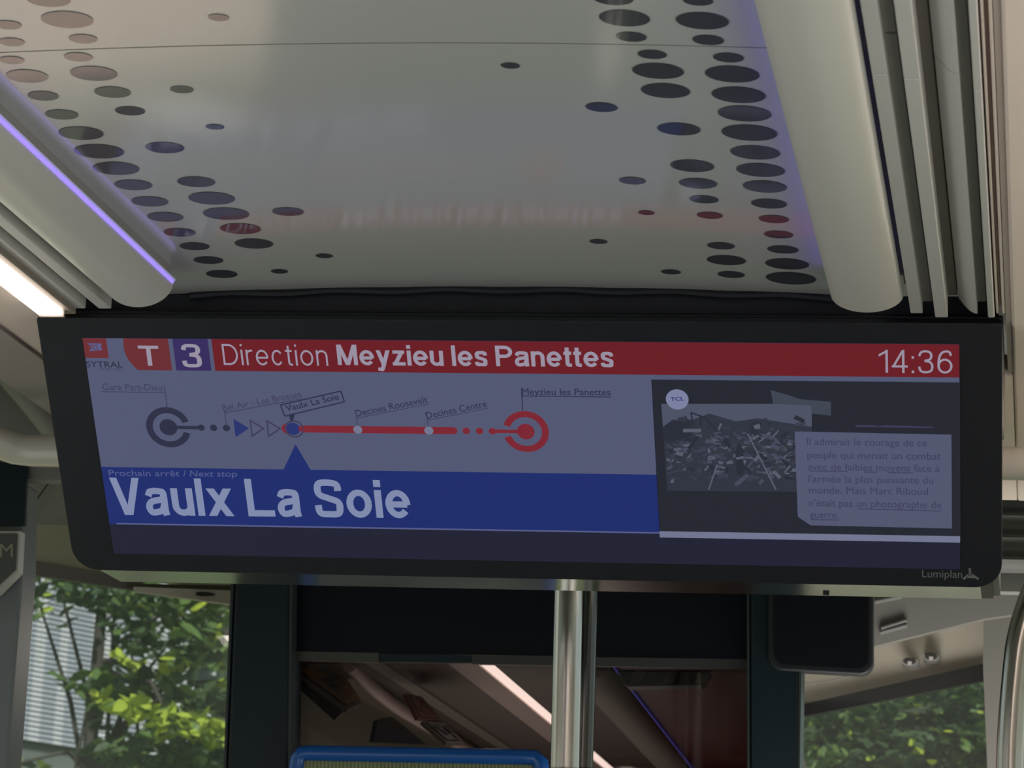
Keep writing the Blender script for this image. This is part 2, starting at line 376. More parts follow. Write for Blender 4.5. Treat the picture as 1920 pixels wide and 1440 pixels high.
E_LINE = em('line_red', (122, 32, 46)); E_VIOLETINK = em('violet_ink', (60, 56, 86)); E_BLACK = em('black', (31, 34, 44)); E_TRI = em('triangle', (34, 46, 108))
E_CARD = em('card', (80, 84, 110)); E_CARDINK = em('card_ink', (60, 60, 88)); E_BAR = em('bar', (112, 116, 142)); E_SKY = em('photo_sky', (74, 80, 98)); E_SOFT = em('soft_text', (84, 90, 136))
L = .00012
class Layer(MB):
    def q(s, pts, m, lev=1):               # polygon in photo pixels
        s.poly([S3(*s2(px, py), lev*L) for px, py in pts], m)
    def r2(s, x0, v0, x1, v1, m, lev=1):   # rectangle in screen metres
        s.poly([S3(x0, v0, lev*L), S3(x0, v1, lev*L), S3(x1, v1, lev*L), S3(x1, v0, lev*L)], m)
    def disc(s, cx, cv, r, m, lev=2, n=40):
        s.poly([S3(cx+r*math.cos(-2*math.pi*k/n), cv+r*math.sin(-2*math.pi*k/n), lev*L) for k in range(n)], m)
    def arc(s, cx, cv, ro, ri, a0, a1, m, lev=2, n=48):
        for k in range(n):
            p, q = math.radians(a0+(a1-a0)*k/n), math.radians(a0+(a1-a0)*(k+1)/n)
            s.poly([S3(cx+ro*math.cos(p), cv+ro*math.sin(p), lev*L), S3(cx+ro*math.cos(q), cv+ro*math.sin(q), lev*L),
                    S3(cx+ri*math.cos(q), cv+ri*math.sin(q), lev*L), S3(cx+ri*math.cos(p), cv+ri*math.sin(p), lev*L)], m)
    def seg(s, a, b, wd, m, lev=3):        # thick line between two pixel points, width in metres
        a, b = Vector(s2(*a)), Vector(s2(*b)); d = (b-a).normalized(); n = Vector((-d.y, d.x))*wd/2
        s.poly([S3(p.x, p.y, lev*L) for p in (a+n, b+n, b-n, a-n)], m)
def glyphs(txt, bold):
    cu = bpy.data.curves.new('lettering', 'FONT'); cu.body = txt; cu.size = 1; cu.resolution_u = 5
    o = bpy.data.objects.new('lettering', cu); COL.objects.link(o)
    dg = bpy.context.evaluated_depsgraph_get(); me = o.evaluated_get(dg).to_mesh()
    v = [p.co.copy() for p in me.vertices]; fs = [tuple(p.vertices) for p in me.polygons]
    o.evaluated_get(dg).to_mesh_clear(); bpy.data.objects.remove(o); bpy.data.curves.remove(cu)
    return v, fs
CAPH = None
def text(L_, txt, x0, y0, x1, y1, hpx, m, bold=0.0, lev=3, shear=0.0, right=False):
    """baseline from pixel (x0,y0) to (x1,y1), capital height hpx pixels"""
    global CAPH
    if CAPH is None:
        v, _ = glyphs('H', 0); CAPH = max(p.y for p in v)
    v, fs = glyphs(txt, bold)
    if not v: return
    w0, w1 = min(p.x for p in v), max(p.x for p in v)
    a, b = Vector(s2(x0, y0)), Vector(s2(x1, y1)); d = b-a; ln = d.length; d.normalize(); n = Vector((d.y, -d.x))
    h = (Vector(s2(x0, y0)) - Vector(s2(x0, y0-hpx))).length
    k = L_.mi(m); bo = bold*h; ln -= 2*abs(bo); hh = h-abs(bo)
    offs = [(0, 0)] if bold <= 0 else [(bo*cx_, bo*.6*cy_) for cx_, cy_ in ((-1, 0), (1, 0), (0, 1), (0, -1), (-.7, .7), (.7, .7), (-.7, -.7), (.7, -.7))]
    for j_, (ox, oy) in enumerate(offs):
        i = len(L_.v)
        for p in v:
            q = a + d*(abs(bo)+ox+(p.x-w0)/(w1-w0)*ln + shear*p.y/CAPH*h) + n*(p.y/CAPH*hh+abs(bo)*.5+oy)
            L_.v.append(tuple(S3(q.x, q.y, lev*L+j_*.000004)))
        for f in fs: L_.f.append(tuple(i+j for j in f)); L_.m.append(k)
# --- grotesque lettering drawn as strokes (capital height 1)
def _arc(cx, cy, rx, ry, a0, a1, n=22):
    return [(cx+rx*math.cos(math.radians(a0+(a1-a0)*k/n)), cy+ry*math.sin(math.radians(a0+(a1-a0)*k/n))) for k in range(n+1)]
def _spl(P, n=7):
    P = [Vector(p) for p in P]; out = []
    for i in range(len(P)-1):
        p0, p1, p2, p3 = P[max(i-1, 0)], P[i], P[i+1], P[min(i+2, len(P)-1)]
        for k in range(n):
            t_ = k/n; q = .5*((2*p1)+(p2-p0)*t_+(2*p0-5*p1+4*p2-p3)*t_*t_+(3*p1-p0-3*p2+p3)*t_**3); out.append((q.x, q.y))
    return out+[tuple(P[-1])]
def grotesque(ch, w):
    """advance and stroke polygons of one character; w = stroke thickness"""
    X = .735; r = w/2; P = []; hb = w*.86                        # horizontals a little thinner
    def rect(x0, y0, x1, y1): P.append([(x0, y0), (x1, y0), (x1, y1), (x0, y1)])
    def diag(x0, y0, x1, y1, f=1.0):
        d = math.hypot(x1-x0, y1-y0)/abs(y1-y0)*w*f/2; P.append([(x0-d, y0), (x0+d, y0), (x1+d, y1), (x1-d, y1)])
    def rib(pts):
        V = [Vector(p) for p in pts]; N = []
        for i in range(len(V)):
            d = (V[min(i+1, len(V)-1)]-V[max(i-1, 0)]).normalized(); N.append(Vector((-d.y, d.x)))
        for i in range(len(V)-1):
            a, b = V[i], V[i+1]; h0 = r*(1-.14*abs(N[i].y)); h1 = r*(1-.14*abs(N[i+1].y))
            P.append([tuple(a+N[i]*h0), tuple(b+N[i+1]*h1), tuple(b-N[i+1]*h1), tuple(a-N[i]*h0)])
    def stem(x, y0, y1): rect(x-r, y0, x+r, y1)
    W = .66; sb = .085 if w < .15 else .045
    if ch == ' ': return .30, []
    if ch in 'li': 
        W = w; stem(r, 0, 1 if ch == 'l' else X)
        if ch == 'i': rect(0, 1-w*.95, w, 1)
    elif ch == 'o': W = .71; rib(_arc(W/2, X/2, W/2-r, X/2-r*.8, 0, 360, 40))
    elif ch == 'e': W = .69; rib(_arc(W/2, X/2, W/2-r, X/2-r*.8, -4, 322, 40)); rect(r*.8, X/2-hb/2-.01, W-r*.9, X/2+hb/2-.01)
    elif ch == 'c': W = .62; rib(_arc(W/2+.01, X/2, W/2-r, X/2-r*.8, 36, 324, 36))
    elif ch == 'a':
        rib(_spl([(r*1.05, X*.70), (r*1.5, X*.84), (W*.30, X-r*.95), (W*.48, X-r*.82), (W*.68, X-r*.95), (W-r*1.4, X*.84), (W-r*1.25, X*.66), (W-r*1.25, .16), (W-r*1.0, .0)]))
        rib(_spl([(W-r*1.2, X*.60), (W*.62, X*.565), (W*.34, X*.52), (r*1.25, X*.42), (r*1.0, X*.27), (r*1.5, X*.13), (W*.36, r*.8), (W*.60, r*1.15), (W-r*1.9, X*.22), (W-r*1.3, X*.42)]))
    elif ch in 'un':
        W = .62; pts = _arc(W/2, .27, W/2-r, .27-r*.8, 180, 360)
        if ch == 'n': pts = [(x, X-y) for x, y in pts]; stem(r, 0, X); stem(W-r, 0, X-.27)
        else: stem(r, .27, X); stem(W-r, 0, X)
        rib(pts)
    elif ch == 'r': W = .37; stem(r, 0, X); rib(_spl([(r, X*.55), (r*1.35, X*.80), (W*.62, X-r*.95), (W, X-r*.9)]))
    elif ch == 't': W = .36; xs = W*.46; stem(xs, .16, .93); rect(0, X-hb, W, X); rib(_spl([(xs, .20), (xs+.01, .11), (xs+.06, r*.9), (W, r*.85)]))
    elif ch == 'x': W = .74; diag(r*1.3, 0, W-r*1.3, X); diag(W-r*1.3, 0, r*1.3, X)
    elif ch == 'z': W = .60; rect(.03, X-hb, W-.02, X); rect(0, 0, W, hb); diag(r*1.4, hb*.5, W-r*1.4-.02, X-hb*.5)
    elif ch == 'y': W = .66; diag(W*.5, .02, r*1.1, X); diag(W*.44, -.10, W-r*1.1, X); rib(_spl([(W*.46, -.08), (W*.38, -.20), (W*.26, -.27+r*.8), (W*.08, -.27+r)]))
    elif ch == 'v': W = .64; diag(W/2, 0, r*1.1, X); diag(W/2, 0, W-r*1.1, X)
    elif ch == 'V': W = .86; diag(W/2-r*.2, 0, r*1.15, 1); diag(W/2+r*.2, 0, W-r*1.15, 1)
    elif ch == 'L': W = .76; stem(r, 0, 1); rect(0, 0, W, hb)
    elif ch == 'T': W = .78; stem(W/2, 0, 1); rect(0, 1-hb, W, 1)
    elif ch == 'M': W = .94; stem(r, 0, 1); stem(W-r, 0, 1); diag(W/2, 0, r*1.2, 1); diag(W/2, 0, W-r*1.2, 1)
    elif ch == 'D': W = .84; stem(r, 0, 1); rib([(r, 1-r*.86), (W*.42, 1-r*.86)]+_arc(W*.42, .5, W*.58-r, .5-r*.86, 90, -90)+[(r, r*.86)])
    elif ch == 'P': W = .78; cy_ = 1-.295; stem(r, 0, 1); rib([(r, 1-r*.86), (W*.55, 1-r*.86)]+_arc(W*.55, cy_, W*.45-r, .295-r*.86, 90, -90, 16)+[(r, cy_-.295+r*.86)])
    elif ch == 's': W = .58; rib(_spl([(W-r*1.0, X*.70), (W*.80, X*.86), (W*.50, X-r*.82), (W*.22, X*.85), (r*1.25, X*.70), (W*.24, X*.58), (W*.55, X*.49), (W*.82, X*.39), (W-r*1.1, X*.25), (W*.80, X*.11), (W*.50, r*.82), (W*.20, X*.12), (r*.95, X*.28)]))
    elif ch == 'S': W = .80; rib(_spl([(W-r*1.15, .70), (W*.82, .87), (W*.52, 1-r*.82), (W*.22, .89), (r*1.25, .73), (W*.22, .59), (W*.52, .50), (W*.82, .41), (W-r*1.05, .26), (W*.80, .10), (W*.50, r*.82), (W*.18, .11), (r*1.0, .32)]))
    elif ch == '3': W = .68; rib(_spl([(r*1.1, .74), (W*.20, .90), (W*.48, 1-r*.82), (W*.78, .90), (W*.86, .75), (W*.76, .60), (W*.42, .54)])); rib(_spl([(W*.42, .54), (W*.80, .47), (W-r, .29), (W*.82, .10), (W*.48, r*.82), (W*.18, .10), (r, .28)]))
    elif ch == '1': W = .40; stem(W-r, 0, 1); P.append([(0, .70), (0, .70+w), (W-r*.6, 1), (W-w, .86)])
    elif ch == '4': W = .70; stem(W*.72, 0, 1); rect(0, .24, W, .24+hb); diag(r*1.0, .25, W*.72-r*.3, 1-.02, .9)
    elif ch == '6': W = .66; rib(_arc(W/2, .32, W/2-r, .32-r*.8, 0, 360, 36)); rib(_spl([(r*1.0, .36), (r*1.35, .62), (W*.25, .86), (W*.54, 1-r*.82), (W*.80, .92), (W-r*1.3, .77)]))
    elif ch == ':': W = w; rect(0, 0, w, w*1.05); rect(0, X-w*1.05, w, X)
    else: return None, None
    return W+2*sb, [[(x+sb, y) for x, y in p] for p in P]
def headline(L_, txt, x0, y0, x1, y1, hpx, m, wt=.13, lev=3):
    x = 0; polys = []
    for ch in txt:
        adv, pp = grotesque(ch, wt); polys += [[(px+x, py) for px, py in p] for p in pp]; x += adv
    w0 = min(q[0] for p in polys for q in p); w1 = max(q[0] for p in polys for q in p)
    a, b = Vector(s2(x0, y0)), Vector(s2(x1, y1)); d = b-a; ln = d.length; d.normalize(); n = Vector((d.y, -d.x))
    h = (Vector(s2(x0, y0)) - Vector(s2(x0, y0-hpx))).length
    for j, p in enumerate(polys):
        pts = [a + d*((px-w0)/(w1-w0)*ln) + n*(py*h) for px, py in p]
        L_.poly([S3(q.x, q.y, lev*L+(j % 9)*.000006) for q in pts], m)
X0, X1 = -.9768, -.0826
XM = s2(1222, 800)[0]; XM = (s2(1222, 716)[0]+s2(1236, 996)[0])/2
v_red1 = (s2(300, 693)[1]+s2(1700, 708)[1])/2
v_top = .0238
# header banner
h = Layer()
h.r2(X0, v_top, X1, v_red1+.0055, E_WHITE, 1)
xr0 = s2(400, 665)[0]
h.r2(xr0, v_top, X1, v_red1, E_RED, 2)
pu0, pu1 = s2(327, 665)[0], s2(393, 665)[0]; h.r2(pu0, v_top, pu1, v_red1, E_PURPLE, 2)
t0, t1 = s2(232, 665)[0], s2(319, 665)[0]
vm = v_red1-v_top
h.poly([S3(x, v, 2*L) for x, v in [(t1, v_top), (t0+.002, v_top)] + [(t0+.001+.012*(k/8)**2.2, v_top+vm*(.25+.75*k/8)) for k in range(9)] + [(t1, v_red1)]], E_ORANGE)
headline(h, 'T', 263, 685, 301, 685.5, 37, E_TEXT, .17); headline(h, '3', 343, 688, 380, 688.5, 43, E_TEXT, .165)
headline(h, 'Direction', 420, 684, 616, 685.5, 39, E_TEXT, .105); headline(h, 'Meyzieu les Panettes', 634, 684, 1151, 688, 38, E_TEXT, .185)
headline(h, '14:36', 1648, 698.5, 1786, 700, 43, E_TEXT, .105)
h.r2(X0, v_top, s2(201, 650)[0], s2(190, 671)[1], E_ORANGE, 2)
h.q([(164, 643), (191, 644), (189, 650), (192, 656), (168, 658), (171, 651)], E_SOFT, 3)
text(h, 'TCL', 170, 655, 186, 655, 9, E_ORANGE, .02, 4)
text(h, 'SYTRAL', 162, 688, 231, 689, 11, E_DARK, .02); text(h, 'MOBILITES', 186, 694, 231, 695, 4.5, E_GREY, 0)
h.build('header_banner', panel)
# line map
g = Layer()
v_blue = (s2(190, 878)[1]+s2(1225, 887)[1])/2
g.r2(X0, v_red1+.0055, XM, v_blue, E_WHITE, 1)
cy = s2(650, 805)[1]
cA = s2(316, 802)[0]; cB = s2(986, 809)[0]; RO = .0238
g.arc(cA, cy, RO, RO*.70, 18, 342, E_DARK); g.disc(cA, cy, RO*.40, E_DARK)
g.arc(cB, cy, RO, RO*.70, -162, 162, E_LINE); g.disc(cB, cy, RO*.38, E_LINE)
def hx(px): return s2(px, 805)[0]
def hline(a, b, wd, m, lev=2): g.r2(hx(a), cy-wd/2, hx(b), cy+wd/2, m, lev); g.disc(hx(b), cy, wd/2, m, lev+.2); g.disc(hx(a), cy, wd/2, m, lev+.4)
hline(316, 378, .0040, E_DARK); g.disc(hx(378), cy, .0036, E_DARK)
for px in (401, 425): g.disc(hx(px), cy, .0038, E_DARK)
hline(568, 850, .0082, E_LINE); hline(925, 986, .0040, E_LINE); g.disc(hx(923), cy, .0038, E_LINE, 3)
for px in (874, 899): g.disc(hx(px), cy, .0038, E_LINE)
for px in (671, 804): g.disc(hx(px), cy, .0047, E_BAR, 4)
def tri(x, m, out=False):
    P = [(hx(x), cy-.0108), (hx(x), cy+.0108), (hx(x+27), cy)]
    if not out: g.poly([S3(p, q, 2*L) for p, q in P], m)
    else:
        cx = sum(p for p, _ in P)/3; k = .70
        Q = [(cx+(p-cx)*k, cy+(q-cy)*k) for p, q in P]
        for i in range(3):
            j = (i+1) % 3; g.poly([S3(*P[i], 2*L), S3(*P[j], 2*L), S3(*Q[j], 2*L), S3(*Q[i], 2*L)], m)
tri(440, E_TRI); tri(470, E_VIOLETINK, True); tri(501, E_VIOLETINK, True)
g.disc(hx(539), cy, .0060, E_LINE, 2); g.arc(hx(552), cy, .0102, .0084, 0, 360, E_VIOLETINK, 3); g.disc(hx(550), cy, .0072, E_TRI, 2.5)
g.disc(hx(565), cy, .0030, E_LINE, 3)
g.q([(541, 776), (553, 776), (549, 790), (545, 790)], E_DARK, 3)
# captions
text(g, 'Gare Part-Dieu', 193, 731, 305, 732, 12, E_VIOLETINK, .0); g.seg((190, 734), (308, 736), .0009, E_VIOLETINK); g.seg((308, 722), (314, 766), .0010, E_VIOLETINK)
text(g, 'Bel Air - Les Brosses', 420, 771, 566, 744, 12, E_VIOLETINK, 0); g.seg((420, 774), (568, 747), .0009, E_VIOLETINK); g.seg((421, 770), (425, 800), .0009, E_VIOLETINK)
for a, b in (((526, 759), (639, 733)), ((639, 733), (646, 753)), ((646, 753), (534, 780)), ((534, 780), (526, 759))): g.seg(a, b, .0014, E_DARK, 4)
g.q([(527, 760), (534, 779), (645, 753), (638, 734)], E_WHITE, 3.2)
text(g, 'Vaulx La Soie', 538, 771, 637, 748, 11, E_DARK, .02, 4)
text(g, 'Decines Roosevelt', 669, 781, 803, 754, 12, E_DARK, 0); g.seg((668, 784), (804, 757), .0009, E_GREY); g.seg((667, 770), (671, 797), .0009, E_GREY)
text(g, 'Decines Centre', 801, 785, 914, 762, 12, E_DARK, 0); g.seg((800, 788), (915, 765), .0009, E_GREY); g.seg((800, 774), (803, 800), .0009, E_GREY)
text(g, 'Meyzieu les Panettes', 979, 740, 1145, 741, 12, E_DARK, .01); g.seg((977, 742), (1146, 744), .0010, E_DARK); g.seg((978, 727), (980, 770), .0010, E_DARK)
g.build('line_map', panel)
# next stop banner
b = Layer()
v_b1 = (s2(205, 987)[1]+s2(1235, 996)[1])/2
b.r2(X0, v_blue, XM, v_b1, E_BLUE, 1)
b.q([(554, 833), (530, 884), (585, 885)], E_BLUE, 2.6)
b.r2(X0+.008, v_b1-.0018, XM, v_b1, E_SOFT, 2); b.r2(XM, v_b1-.003, X1, v_b1+.0045, E_BAR, 2)
b.r2(X0, v_b1, X1, .281, em('low_band', (26, 28, 48)), 1)
text(b, 'Prochain arrêt /', 205, 892, 350, 893, 11, E_SOFT, .0); text(b, 'Next stop', 356, 893, 444, 893.5, 11, E_SOFT, 0, shear=.2)
headline(b, 'Vaulx La Soie', 215, 965, 772, 971, 69, E_BIG, .195)
b.build('next_stop_banner', panel)
# news picture
p = Layer()
xq = XM+.0005
p.r2(xq, v_red1+.0055+.0, X1+.0005, v_b1-.003, E_BLACK, 1)
PX0, PX1 = 1240, 1522
p.q([(1240, 757), (1522, 757), (1522, 922), (1251, 920)], E_SKY, 2)
tones = [em('rubble_%d' % i, c) for i, c in enumerate([(36, 40, 52), (44, 48, 62), (54, 58, 74), (66, 70, 88), (84, 88, 104), (48, 50, 60)])]
p.q([(1243, 800), (1262, 786), (1290, 790), (1330, 775), (1380, 790), (1420, 784), (1470, 792), (1522, 800), (1522, 922), (1251, 920)], tones[1], 2.4)
rr = random.Random(3)
for i in range(430):
    x = rr.uniform(1252, 1512); y = rr.triangular(782, 912, 850); ln = rr.uniform(2, 11)*(1 if rr.random() < .8 else 1.9); a = rr.choice((0, 0, .3, -.4, 1.0, -1.0))+rr.uniform(-.25, .25); h_ = rr.uniform(1, 4.2)
    c, s_ = math.cos(a), math.sin(a)
    P = [(x+c*u*ln-s_*v*h_+rr.uniform(-1, 1), y+s_*u*ln*.8+c*v*h_+rr.uniform(-1, 1)) for u, v in ((-1, -1), (1, -1), (1, 1), (-1, 1))]
    P = [(min(max(q[0], 1250), 1520), min(max(q[1], 770), 920)) for q in P]
    p.q(P, rr.choice(tones), 2.6+.012*i)
p.q([(1241, 801), (1263, 788), (1293, 793), (1300, 815), (1262, 827), (1245, 826)], tones[0], 8.2)
p.q([(1281, 803), (1315, 803), (1315, 809), (1281, 810)], tones[4], 8.4)
for a_, b_ in (((1296, 772), (1299, 797)), ((1297, 773), (1322, 783)), ((1313, 777), (1314, 797)), ((1322, 782), (1345, 808)), ((1404, 795), (1428, 818))): p.seg(a_, b_, .0016, tones[0], 8.5)
for a_, b_ in (((1402, 812), (1455, 917)), ((1345, 870), (1329, 917))): p.seg(a_, b_, .0016, tones[4], 8.6)
p.q([(1379, 845), (1383, 835), (1388, 835), (1396, 843), (1393, 858), (1397, 880), (1391, 890), (1383, 889), (1379, 872)], tones[0], 8.8)
p.disc(*s2(1386, 834), .0022, tones[0], 8.85, 12)
p.q([(1380, 857), (1394, 854), (1394, 859), (1381, 861)], tones[4], 8.9)
p.q([(1445, 731), (1480, 741), (1500, 748), (1558, 753), (1558, 779), (1522, 775), (1521, 760), (1450, 757)], em('torn_paper', (60, 66, 80)), 3)
wx, wv = s2(1270, 748); p.disc(wx, wv, .0115, em('badge', (120, 126, 158)), 9); text(p, 'TCL', 1258, 751, 1283, 750, 7, E_TRI, .04, 9.5)
p.q([(1604, 797), (1640, 797), (1645, 799), (1660, 797), (1753, 800), (1745, 802), (1604, 800)], E_VIOLETINK, 3)
p.build('news_picture', panel)
q = Layer()
q.q([(1490, 808), (1784, 814), (1785, 990), (1520, 984), (1496, 968)], E_CARD, 9)
lines = [('Il admirait le courage de ce', 1513, 1738, 833, 836), ('peuple qui menait un combat', 1514, 1764, 858, 861), ('avec de faibles moyens face à', 1515, 1762, 880, 884),
         ("l'armée la plus puissante du", 1516, 1750, 903, 906), ('monde. Mais Marc Riboud', 1517, 1740, 924, 927), ("n'était pas un photographe de", 1517, 1765, 948, 952), ('guerre.', 1519, 1572, 970, 970.5)]
for tx, xa_, xb_, ya_, yb_ in lines: text(q, tx, xa_, ya_, xb_, yb_, 13, E_CARDINK, .006, 10)
for a_, b_ in (((1518, 882), (1590, 883)), ((1620, 884), (1645, 884.5)), ((1665, 885), (1712, 885.5)), ((1608, 953), (1766, 957)), ((1520, 973), (1573, 974))): q.seg(a_, b_, .0011, E_CARDINK, 10)
q.build('text_card', panel)
# maker's mark printed on the bezel
k = Layer(); MARK = mat('grey_print', (.16, .17, .17), .6)
text(k, 'Lumiplan', 1729, 1083, 1804, 1084.5, 14, MARK, 0, -7)
for a_, b_ in (((1818, 1066), (1819, 1078)), ((1819, 1076), (1806, 1087)), ((1819, 1076), (1835, 1087))): k.seg(a_, b_, .0024, MARK, -7)
k.q([(1819, 1072), (1811, 1084), (1827, 1085)], MARK, -7)
k.build('maker_mark', disp)

# ================================================================ support rail behind the display
yr = 3.52
cl = atY(60, 845, yr); cr = atY(1900, 869, yr)
path = [Vector((cl.x-.20, yr-.16, cl.z+.10)), Vector((cl.x-.12, yr-.08, cl.z+.045)), Vector((cl.x-.055, yr-.02, cl.z+.012)), Vector((cl.x-.02, yr, cl.z+.002))]
path += [cl.lerp(cr, k/10) for k in range(11)] + [cr+Vector((.15, 0, 0)), cr+Vector((.3, 0, 0))]
m = MB(); m.tube(path, .0187, STEELW, 28); tag(m.build('support_rail', smooth=True, loc=cl), 'pale horizontal tube running behind the black screen', 'rail')
# ================================================================ articulation bellows glimpsed left and right of the display
def bellows(x0, x1, z0, z1, y, name, lab, n, vertical, mt=BELL):
    m = MB(); N = n*6; pts = []
    for k in range(N+1):
        a = 2*math.pi*k/6; d = .010*math.cos(a)
        if vertical: pts.append((x0+(x1-x0)*k/N, y+d))
        else: pts.append((z0+(z1-z0)*k/N, y+d))
    for (a, ya_), (b_, yb_) in zip(pts, pts[1:]):
        if vertical: m.poly([(a, ya_, z0), (b_, yb_, z0), (b_, yb_, z1), (a, ya_, z1)], mt)
        else: m.poly([(x0, ya_, a), (x1, ya_, a), (x1, yb_, b_), (x0, yb_, b_)], mt)
    return struct(m.build(name, smooth=True), lab)
a = atY(-120, 1060, 3.9); b_ = atY(118, 690, 3.9)
LB = MB()
for i, (px_, py_, bow) in enumerate(((-30, 760, 0), (18, 760, 0), (50, 760, 0), (95, 760, 0), (140, 760, 0))):
    c = atY(px_, 770, 3.85)
    LB.tube([c+Vector((-.02-.02*math.cos(t*1.2), 0, .16-.06*t)) + Vector((.03*t*t*.35, .0, 0)) for t in [k/2 for k in range(10)]], .017, SLATD, 12)
struct(LB.build('wall_left', smooth=True), 'grey ribbed bellows at the left')
m = MB(); c0 = atY(-200, 690, 3.9); c1 = atY(150, 900, 3.9); m.box(c0.x, c1.x, 3.9, 3.93, c1.z, c0.z+.2, GREYM); struct(m.build('wall_left'), 'grey panel left')
c0 = atY(1700, 905, 4.2); c1 = atY(2050, 1075, 4.2)
bellows(c0.x, c1.x, c1.z, c0.z, 4.2, 'wall_right', 'grey folded bellows right of the screen', 4, False)
c0 = atY(1720, 690, 4.24); m = MB(); m.box(c0.x, c1.x+.1, 4.24, 4.27, c1.z-.02, 2.44, GREYM); struct(m.build('wall_right'))

# ================================================================ FRONT PARTITION (dark frame, header, tinted glass)
YP = 4.30
part = thing('partition_frame', 'blue-black door frame with tinted glass below the screen', 'partition', atY(975, 1700, YP))
def quad_prism(pix, y, depth, mt, name, parent, bevel=0, msd=None):
    m = MB(); m.prism([atY(px, py, y) for px, py in pix], (0, depth, 0), mt, msd); return m.build(name, parent, bevel=bevel)
quad_prism([(441, 1010), (548, 1010), (541, 1640), (415, 1640)], YP-.05, .07, NAVY, 'post', part, .006)
quad_prism([(1404, 1010), (1506, 1010), (1497, 1640), (1406, 1640)], YP-.05, .07, NAVY, 'post', part, .006)
m = MB(); 
for pts in ([(1500, 1010), (1506, 1010), (1497, 1640), (1494, 1640)], [(544, 1010), (549, 1010), (542, 1640), (538, 1640)], [(1400, 1010), (1404, 1010), (1406, 1640), (1402, 1640)], [(436, 1010), (441, 1010), (415, 1640), (411, 1640)]):
    m.prism([atY(px, py, YP-.052) for px, py in pts], (0, .03, 0), mat('grey_gasket', (.022, .034, .036), .4))
m.build('gasket', part)
quad_prism([(548, 1010), (1404, 1012), (1404, 1236), (546, 1222)], YP-.02, .10, SOOT, 'header', part)
quad_prism([(546, 1221), (710, 1224), (710, 1242), (546, 1238)], YP-.024, .01, mat('dim_lip', (.05, .05, .045), .4), 'header_lip', part)
quad_prism([(885, 1229), (1404, 1236), (1404, 1254), (885, 1245)], YP-.024, .01, mat('dim_lip2', (.035, .036, .036), .4), 'header_lip', part)
quad_prism([(712, 1226), (885, 1229), (885, 1243), (712, 1241)], YP-.022, .01, NAVY, 'header_lip', part)
quad_prism([(545, 1236), (1405, 1236), (1404, 1700), (538, 1700)], YP, .006, DARKGLASS, 'glass_pane', part)
# dome lamp fitting showing through the glass
# lower door leaf below the picture
quad_prism([(415, 1640), (1497, 1640), (1480, 2600), (380, 2600)], YP-.05, .07, NAVY, 'door_leaf', part)

# ================================================================ compartment beyond the tinted glass
ax2 = ray(1600, 1830); ax2 = ax2/ax2.y          # its long axis, turned slightly as on a bend
def strip2(name, pix0, pix1, mt, y0=YP+.03, length=3.1, thick=.02, lab=None, parent=None, lift=0):
    a, b = atY(*pix0, y0), atY(*pix1, y0); m = MB()
    n = (b-a).cross(ax2).normalized(); 
    if n.dot(EYE-a) < 0: n = -n
    a = a+n*lift; b = b+n*lift
    m.prism([a, b, b+ax2*length, a+ax2*length], -n*thick, mt)
    o = m.build(name, parent); 
    return o
rowy = lambda px: 1234+.010*(px-545)
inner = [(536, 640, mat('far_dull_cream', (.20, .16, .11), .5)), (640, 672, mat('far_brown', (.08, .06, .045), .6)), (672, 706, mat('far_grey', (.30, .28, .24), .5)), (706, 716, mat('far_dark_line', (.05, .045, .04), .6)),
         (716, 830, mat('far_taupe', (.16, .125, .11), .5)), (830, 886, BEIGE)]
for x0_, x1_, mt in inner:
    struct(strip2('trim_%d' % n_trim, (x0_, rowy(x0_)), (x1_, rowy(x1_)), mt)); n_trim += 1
t = thing('strip_lamp', 'bright diagonal lamp strip seen through the tinted partition glass', 'lamp', atY(900, 1240, YP+.04))
strip2('diffuser', (886, rowy(886)-4), (914, rowy(914)-4), mat('far_lamp', (.9, .86, .8), .5, emit=(1, .86, .76), es=2.4), parent=t)
strip2('lamp_housing', (884, rowy(884)-9), (916, rowy(916)-9), BROWN, parent=t)
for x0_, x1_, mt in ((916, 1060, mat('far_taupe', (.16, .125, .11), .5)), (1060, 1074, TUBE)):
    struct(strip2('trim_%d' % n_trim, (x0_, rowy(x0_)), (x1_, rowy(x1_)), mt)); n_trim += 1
# far moulding with violet led, then ceiling coloured with a red reflection
c = atY(1098, rowy(1098)+4, YP+.03); m = MB()
pts = [c+Vector((.034*math.cos(t_), 0, .022*math.sin(t_))) for t_ in [math.pi+math.pi*k/14 for k in range(15)]]
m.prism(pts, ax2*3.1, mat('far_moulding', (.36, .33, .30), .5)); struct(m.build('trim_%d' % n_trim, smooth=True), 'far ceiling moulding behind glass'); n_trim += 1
t = thing('led_strip', 'dim violet light line seen through the tinted glass right of the pole', 'light', atY(1130, 1262, YP+.03))
strip2('led_tape', (1129, rowy(1129)+2), (1138, rowy(1138)+2), mat('far_led', (.2, .2, .5), .5, emit=(.12, .12, .55), es=.9), parent=t)
RED = mat('red_reflection_ceiling', (.16, .035, .04), .45, noise_amt=.25, nscale=3)  # red reflection put into the ceiling's own base colour
struct(strip2('ceiling', (1136, rowy(1136)-6), (1440, rowy(1440)-6), RED), 'ceiling beyond the glass, coloured with a dark red reflection')
